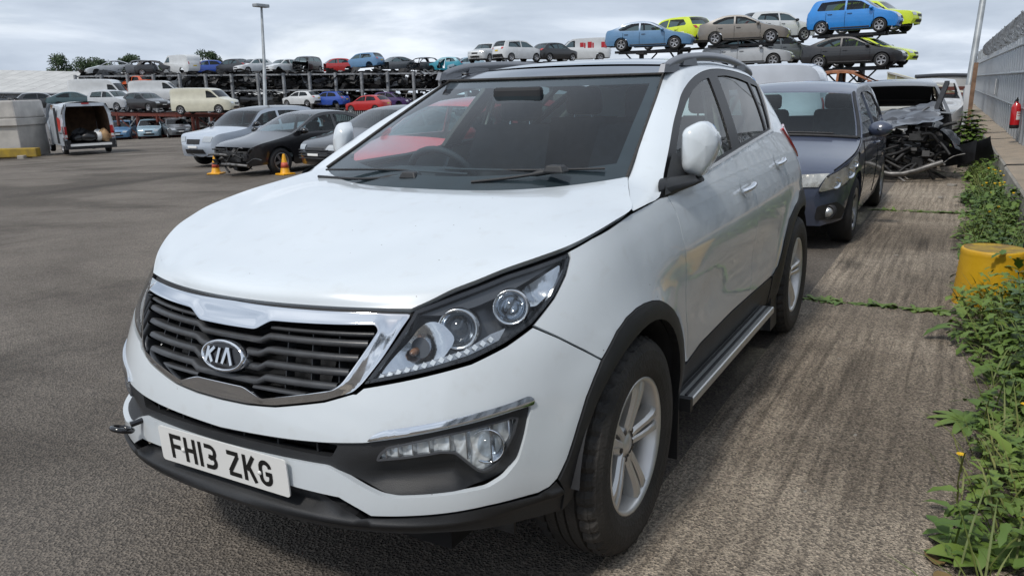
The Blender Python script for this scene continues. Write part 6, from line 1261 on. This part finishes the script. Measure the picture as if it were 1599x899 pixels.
# pale block at the left edge with yellow beam in front
mat('block_pale', (.46, .44, .41), .85, col2=(.36, .345, .325), vscale=2, bump=.2, bscale=15); mat('yellow_beam', (.36, .24, .02), .7, col2=(.22, .15, .03), vscale=3)
bl = thing('concrete_block_stack', 'pale concrete block stack at the left edge behind a yellow beam', 'blocks', (-18.4, -38.6, -1.07)); bl.rotation_euler = (0, 0, -1.03)
bevel(MB().box((0, 0, .80), (4.4, 2.4, 1.45), taper=.98).build('lower_block', 'block_pale', bl), .04); bevel(MB().box((.0, .06, 1.67), (4.5, 2.5, .34)).build('middle_block', 'block_pale', bl), .04); bevel(MB().box((0, .04, 2.24), (4.5, 2.5, .80), taper=.97).build('upper_block', 'block_pale', bl), .08)
sb_ = thing('scrap_heap', 'dark scrap panels lying on top of the pale concrete blocks', 'scrap', (-18.6, -38.2, 1.57)); junk(sb_, (0, 0, .16), (2.0, 1.4, .25), 12, 55, 'scrap_panel', False)
yb2 = thing('barrier_beam', 'dirty yellow steel beam on the ground before the pale blocks', 'barrier', (-17.6, -36.0, float(yz(-36.)))); yb2.rotation_euler = (0, 0, -1.03)
bevel(MB().box((0, 0, .28), (3.2, .4, .4)).build('beam', 'yellow_beam', yb2), .04); bevel(MB().box((-1.0, .1, .09), (.3, .7, .18)).build('foot', 'wall_concrete', yb2), .03); bevel(MB().box((1.0, .1, .09), (.3, .7, .18)).build('foot', 'wall_concrete', yb2), .03)
# ================================================================== trees
mat('bark', (.06, .05, .04), .9, bump=.4, bscale=20)
def leafmat(name, c, c2):
    m = mat(name, c, .6, col2=c2, vscale=1.3); return m
leafmat('tree_leaf', (.022, .045, .016), (.05, .085, .028)); 
def leaves(n, rad, size, seed, center, m, squash=.8):
    rs = np.random.RandomState(seed); d_ = rs.randn(n, 3); d_ /= np.linalg.norm(d_, axis=1)[:, None]; r_ = rs.rand(n)**.45
    P = d_*r_[:, None]*np.array([1, 1, squash])*rad+center; a = rs.randn(n, 3); a /= np.linalg.norm(a, axis=1)[:, None]; b = np.cross(a, d_+.3*rs.randn(n, 3)); b /= np.linalg.norm(b, axis=1)[:, None]+1e-9
    s = size*(.6+.8*rs.rand(n))[:, None]; V = np.stack([P-a*s, P+b*s*.5, P+a*s, P-b*s*.5], 1).reshape(-1, 3); m.add(V, [(4*i, 4*i+1, 4*i+2, 4*i+3) for i in range(n)])
def tree(x, y, zb, h, wdt, label, seed, n=3200):
    t = thing('tree', label, 'tree', (x, y, zb), 0, 'trees behind the racks'); rs = random.Random(seed)
    tr = MB(); tr.tube(curve([(0, 0, 0), (.1, .1, h*.35), (-.1, .2, h*.7)], 8), np.linspace(.35, .12, 8), 8); tr.build('trunk', 'bark', t)
    for k in range(6): a = rs.uniform(0, 6.28); z0 = h*rs.uniform(.3, .6); MB().tube(curve([(0, 0, z0), (.25*wdt*math.cos(a), .25*wdt*math.sin(a), z0+.12*h), (.42*wdt*math.cos(a), .42*wdt*math.sin(a), z0+.28*h)], 6), np.linspace(.12, .04, 6), 6).build('limb', 'bark', t)
    m = MB()
    for k in range(14):
        a = rs.uniform(0, 6.28); rr = rs.uniform(0, .36)*wdt*(0 if k == 0 else 1); c = np.array([rr*math.cos(a), rr*math.sin(a), h*(.86 if k < 3 else rs.uniform(.50, .84))]); leaves(n//14, wdt*rs.uniform(.13, .22), .20, seed*50+k, c, m, .85)
    m.build('crown', 'tree_leaf', t)
tree(-90.6, -149.8, -1.8, 12.4, 9.0, 'broad dark green tree, leftmost above the warehouse roof', 1, 5600); tree(-94.0, -144.0, -1.8, 11.6, 8.6, 'dark green tree right of the leftmost tree above the warehouse', 2, 5000); tree(-97.4, -138.4, -1.8, 12.6, 5.0, 'small round tree peeping over the racks near the warehouse end', 3, 3000); tree(-105.2, -124.8, -1.8, 12.8, 6.4, 'round green tree above the blue car on the rack', 4, 4200); tree(-99.4, -134.4, -1.8, 10.3, 4.4, 'low bushy tree between the two small round trees', 5, 2200)
# ================================================================== weeds, drum and bits along the wall
leafmat('weed_leaf', (.055, .115, .016), (.15, .22, .038)); leafmat('thistle_leaf', (.055, .105, .05), (.11, .17, .09)); leafmat('dock_leaf', (.09, .17, .02), (.17, .24, .045)); leafmat('grass_blade', (.075, .12, .02), (.19, .20, .06)); mat('stem', (.09, .13, .04), .7); mat('petal', (.80, .50, .01), .6); mat('dry_leaf', (.22, .15, .06), .8)
def leaf(m, base, dirv, L, W, droop, lobes=0, n=6, rs=random):
    d_ = np.array(dirv, float); d_ /= np.linalg.norm(d_); sd_ = np.cross(d_, [0, 0, 1.]); sd_ /= np.linalg.norm(sd_)+1e-9; V = []; p = np.array(base, float)
    for i in range(n+1):
        t = i/n; w_ = W*math.sin(math.pi*min(1, .12+.88*t))**.8*(1 if not lobes else (.55+.45*(i % 2)))
        if i == n: w_ = W*.03
        up = np.cross(sd_, d_); V += [p-sd_*w_+up*w_*.25, p, p+sd_*w_+up*w_*.25]; d_ = d_+np.array([0, 0, -droop/n]); d_ /= np.linalg.norm(d_); p = p+d_*L/n
    F = []
    for i in range(n): F += [(3*i, 3*i+1, 3*i+4, 3*i+3), (3*i+1, 3*i+2, 3*i+5, 3*i+4)]
    m.add(V, F, True)
rs = random.Random(12)
cov_ = MB(); gr_ = MB()
def wy(): return 1.0
for i in range(13000):
    x = .6-16.5*rs.random()**1.5; ymin = 1.80+.06*math.sin(x*2.3)+.04*math.sin(x*5.1)+.09*min(1, max(0, (x+3)/1.5)); y = ymin+(yw(x)+.02-ymin)*(rs.random()**.85); hmax = .10+.22*rs.random()*(1+.6*math.sin(x*1.7+1))*min(1, (y-ymin)*6+.25)
    a = rs.uniform(0, 6.283); z = hmax*rs.random(); L = rs.uniform(.03, .09) if rs.random() < .8 else rs.uniform(.09, .17)
    if math.sin(x*3.1+y*4)+math.sin(x*7.3-y*5)*.7 > .9: continue
    L *= .72 if x > -1.8 else 1.
    leaf(cov_, (x, y, z), (math.cos(a), math.sin(a), rs.uniform(-.1, .9)), L, L*rs.uniform(.16, .32), rs.uniform(.3, 1.4), 1, 4)
for i in range(2600):
    x = 1.6-16*rs.random()**1.2; ymin = 1.88+.06*math.sin(x*2.3); y = ymin+(yw(x)-ymin)*rs.random(); a = rs.uniform(0, 6.283); leaf(gr_, (x, y, 0), (math.cos(a)*.35, math.sin(a)*.35, 1), rs.uniform(.12, .38), .0035, rs.uniform(.4, 1.6), 0, 4)
tag(cov_.build('weeds', 'weed_leaf'), 'low leafy green weeds filling the strip beside the wall', 'weeds', kind='stuff'); tag(gr_.build('grass', 'grass_blade'), 'thin grass blades among the weeds beside the wall', 'grass', kind='stuff')
jw = MB()
for xj, n_, y0, y1 in ((-3.43, 420, .85, 1.85), (-7.87, 380, .92, 1.85), (-12.3, 120, .9, 1.8)):
    for i in range(n_):
        y = y0+(y1-y0)*rs.random()**.7 if i % 5 == 0 else rs.choice([.93, 1.02, 1.34, 1.58, 1.66, 1.74])+rs.gauss(0, .045); a = rs.uniform(0, 6.283); L = rs.uniform(.03, .12); leaf(jw, (xj+rs.gauss(0, .012), min(y, y1), .0), (math.cos(a), math.sin(a)*1.3, rs.uniform(.1, .8)), L, L*.2, rs.uniform(.3, 1.2), 1, 4)
tag(jw.build('joint_weeds', 'weed_leaf'), 'small green weeds growing in the joints of the concrete slabs', 'weeds', kind='stuff')
def sowthistle(x, y, h, seed, label, leafm='thistle_leaf', group='tall leafy weeds beside the wall', flowers=0, n=26, z=0., Ls=.17):
    r_ = random.Random(seed); t = thing('weed_plant', label, 'plant', (x, y, z), 0, group); st = MB(); lf = MB(); fl = MB()
    for k in range(r_.choice([2, 3, 3])):
        a = r_.uniform(0, 6.28); tip = np.array([.14*math.cos(a), .14*math.sin(a), h*r_.uniform(.75, 1)]); P = curve([(.02*math.cos(a), .02*math.sin(a), 0), tip*.5+[.03, 0, .02], tip], 8); st.tube(P, np.linspace(.008, .003, 8), 5)
        for j in range(n):
            f = (j+.5)/n; q = P[min(7, int(f*8))]; b = j*2.4+r_.random(); L = Ls*(1.25-f)*r_.uniform(.7, 1.1); leaf(lf, q, (math.cos(b), math.sin(b), .55+.5*f), L, L*.26, 1.1, 1, 8)
        if flowers:
            for j in range(flowers): q = P[-1]+np.array([r_.gauss(0, .03), r_.gauss(0, .03), r_.uniform(0, .03)]); fl.lathe([(.001, .006), (.012, .006), (.014, 0), (.004, -.012)], 8, c=q, axis='z')
    st.build('stem', 'stem', t); lf.build('leaves', leafm, t)
    if flowers: fl.build('flowers', 'petal', t)
for i, (x, y, h, lb) in enumerate(((-2.75, 2.12, .44, 'grey-green thistle in front of the yellow drum'), (-2.45, 2.22, .56, 'tall grey-green thistle right of the yellow drum, at the edge'), (-2.1, 2.16, .36, 'broad-leaved weed just below the thistles by the drum'), (-1.7, 2.08, .27, 'bushy green weed midway down the weed strip'), (-1.35, 2.2, .36, 'leafy weed at the right edge midway down'), (-1.05, 2.1, .22, 'low leafy weed above the yellow flowers'), (-2.9, 2.28, .48, 'thistle half hidden behind the taller one by the drum'))):
    sowthistle(x, y, h, i+1, lb, 'thistle_leaf' if i in (0, 1, 6) else 'weed_leaf', Ls=.15)
for i, (x, y, h, lb, fw) in enumerate(((-5.0, 2.05, .42, 'tall weed just behind the yellow drum', 0), (-5.6, 2.08, .40, 'bushy weed against the wall beyond the drum', 0), (-6.3, 2.0, .36, 'flowering weed halfway along the low wall', 1), (-7.2, 2.1, .42, 'tall flowering weed against the wall joint', 1), (-8.2, 2.0, .36, 'yellow-flowered weed beside the second slab joint', 2), (-9.4, 1.98, .36, 'yellow-flowered weed farther along the wall', 2), (-4.75, 2.2, .36, 'blue-green cabbage-like weed behind the drum', 0))):
    sowthistle(x, y, h, i+30, lb, 'thistle_leaf' if i == 6 else 'weed_leaf', flowers=fw)
sowthistle(-17.0, 1.75, .85, 60, 'dense green bush at the far end of the wall', 'weed_leaf', None, n=80, Ls=.45)
# large pale dock leaves at the very bottom
dk_ = thing('dock_plant', 'broad pale green dock leaves spreading onto the concrete at the bottom', 'plant', (-.35, 1.92, .0))
m = MB()
for a, L, w_, e_ in ((2.9, .20, .05, .25), (3.5, .22, .06, .45), (4.1, .20, .055, .55), (4.9, .17, .05, .7), (2.3, .19, .05, .6), (5.6, .14, .04, .9)): leaf(m, (0, 0, .01), (math.cos(a), math.sin(a), e_), L, w_, .9, 0, 9)
m.build('leaves', 'dock_leaf', dk_)
d2 = thing('dock_plant', 'small rosette of long narrow leaves at the edge of the concrete', 'plant', (-1.55, 1.86, .0)); m = MB()
for a in np.linspace(0, 6.0, 11): leaf(m, (0, 0, .01), (math.cos(a), math.sin(a), .35), .17, .022, .7, 0, 7)
m.build('leaves', 'weed_leaf', d2)
dl = MB()
for (x, y) in ((-.30, 1.80), (-.18, 1.83)): leaf(dl, (x, y, .012), (-1, -.4, .15), .09, .03, .2, 0, 6)
tag(dl.build('fallen_leaf', 'dry_leaf'), 'brown withered leaf on the concrete at the bottom edge', 'leaf')
for i, (x, y, z) in enumerate(((-1.18, 2.10, .27), (-1.22, 2.04, .25), (-.98, 1.84, .10), (-.45, 2.02, .16), (-1.02, 2.14, .22))):
    f = thing('yellow_flower', ['yellow flower head highest in the near weeds', 'yellow flower head just left of the highest one', 'yellow flower head at the concrete edge of the weeds', 'lowest yellow flower head, nearest the bottom corner', 'yellow flower head closest to the right edge'][i], 'flower', (x, y, z), 0, 'yellow flowers in the weeds'); m = MB()
    for k in range(14): a = k*.449; leaf(m, (0, 0, 0), (math.cos(a), math.sin(a), .5), .018, .004, .6, 0, 3)
    m.build('petals', 'petal', f); MB().tube([(0, 0, -z), (0, .01, -z*.5), (0, 0, 0)], .0025, 5).build('stalk', 'stem', f)
# yellow drum
mat('drum_yellow', (.62, .36, .008), .5, col2=(.55, .30, .01), vscale=5, bump=.15, bscale=12); mat('drum_top', (.20, .135, .05), .85, col2=(.40, .27, .03), vscale=9, bump=.4, bscale=30)
dr = thing('yellow_drum', 'yellow painted concrete drum among the weeds by the wall', 'bollard', (-3.80, 1.965, 0)); dr.scale = (.87, .87, .90); rows = [(.248, 0), (.247, .02)]
for k in range(9): rows += [(.245-.003*k, .03+.042*k), (.2475-.003*k, .05+.042*k)]
MB().lathe(rows+[(.222, .415), (.215, .424), (.205, .426)], 40, axis='z').build('side', 'drum_yellow', dr); MB().lathe([(.206, .425), (.19, .418), (.10, .42), (.001, .415)], 40, axis='z').build('top', 'drum_top', dr)
# broom handle and dark sack at the edge
bh = thing('broom', 'wooden handled broom leaning against the wall behind the drum', 'broom', (-4.55, 2.26, .30)); MB().tube([(0, 0, 0), (.02, .30, .30), (.03, .5, .5)], .016, 8).build('handle', 'cardboard', bh); bevel(MB().box((0, -.03, -.03), (.09, .12, .07)).build('head', 'car_dark', bh), .01)
mat('green_sack', (.01, .03, .016), .6, bump=.5, bscale=12); lump('sack', (-4.35, 2.42, .0), (.2, .22, .22), 'green_sack', 'dark green sack by the wall behind the yellow drum', 'sack', None, 77)
# small litter on the concrete
for i, (x, y, s) in enumerate(((-9.1, 1.5, .05), (-10.5, 1.6, .07), (-5.2, 1.3, .02), (-1.2, 1.45, .012), (-11.5, 1.7, .1), (-2.2, 1.25, .012), (-.6, 1.35, .01))):
    o = bevel(MB().box((0, 0, s*.2), (s*1.6, s, s*.4)).build('stone_chip', 'wall_concrete'), .003); o.location = (x, y, .006); o.rotation_euler = (0, 0, i); tag(o, ['small pale stone chip on the concrete beyond the second slab joint', 'larger pale chip near the hanging bumper of the wreck', 'tiny pale chip on the slab beside the dark hatchback', 'tiny pale chip beside the running board', 'largest pale chip lying near the far bush', 'tiny pale chip beside the rear wheel of the white SUV', 'tiny pale chip beside the front wheel of the white SUV'][i], 'stone', 'stone chips on the concrete')
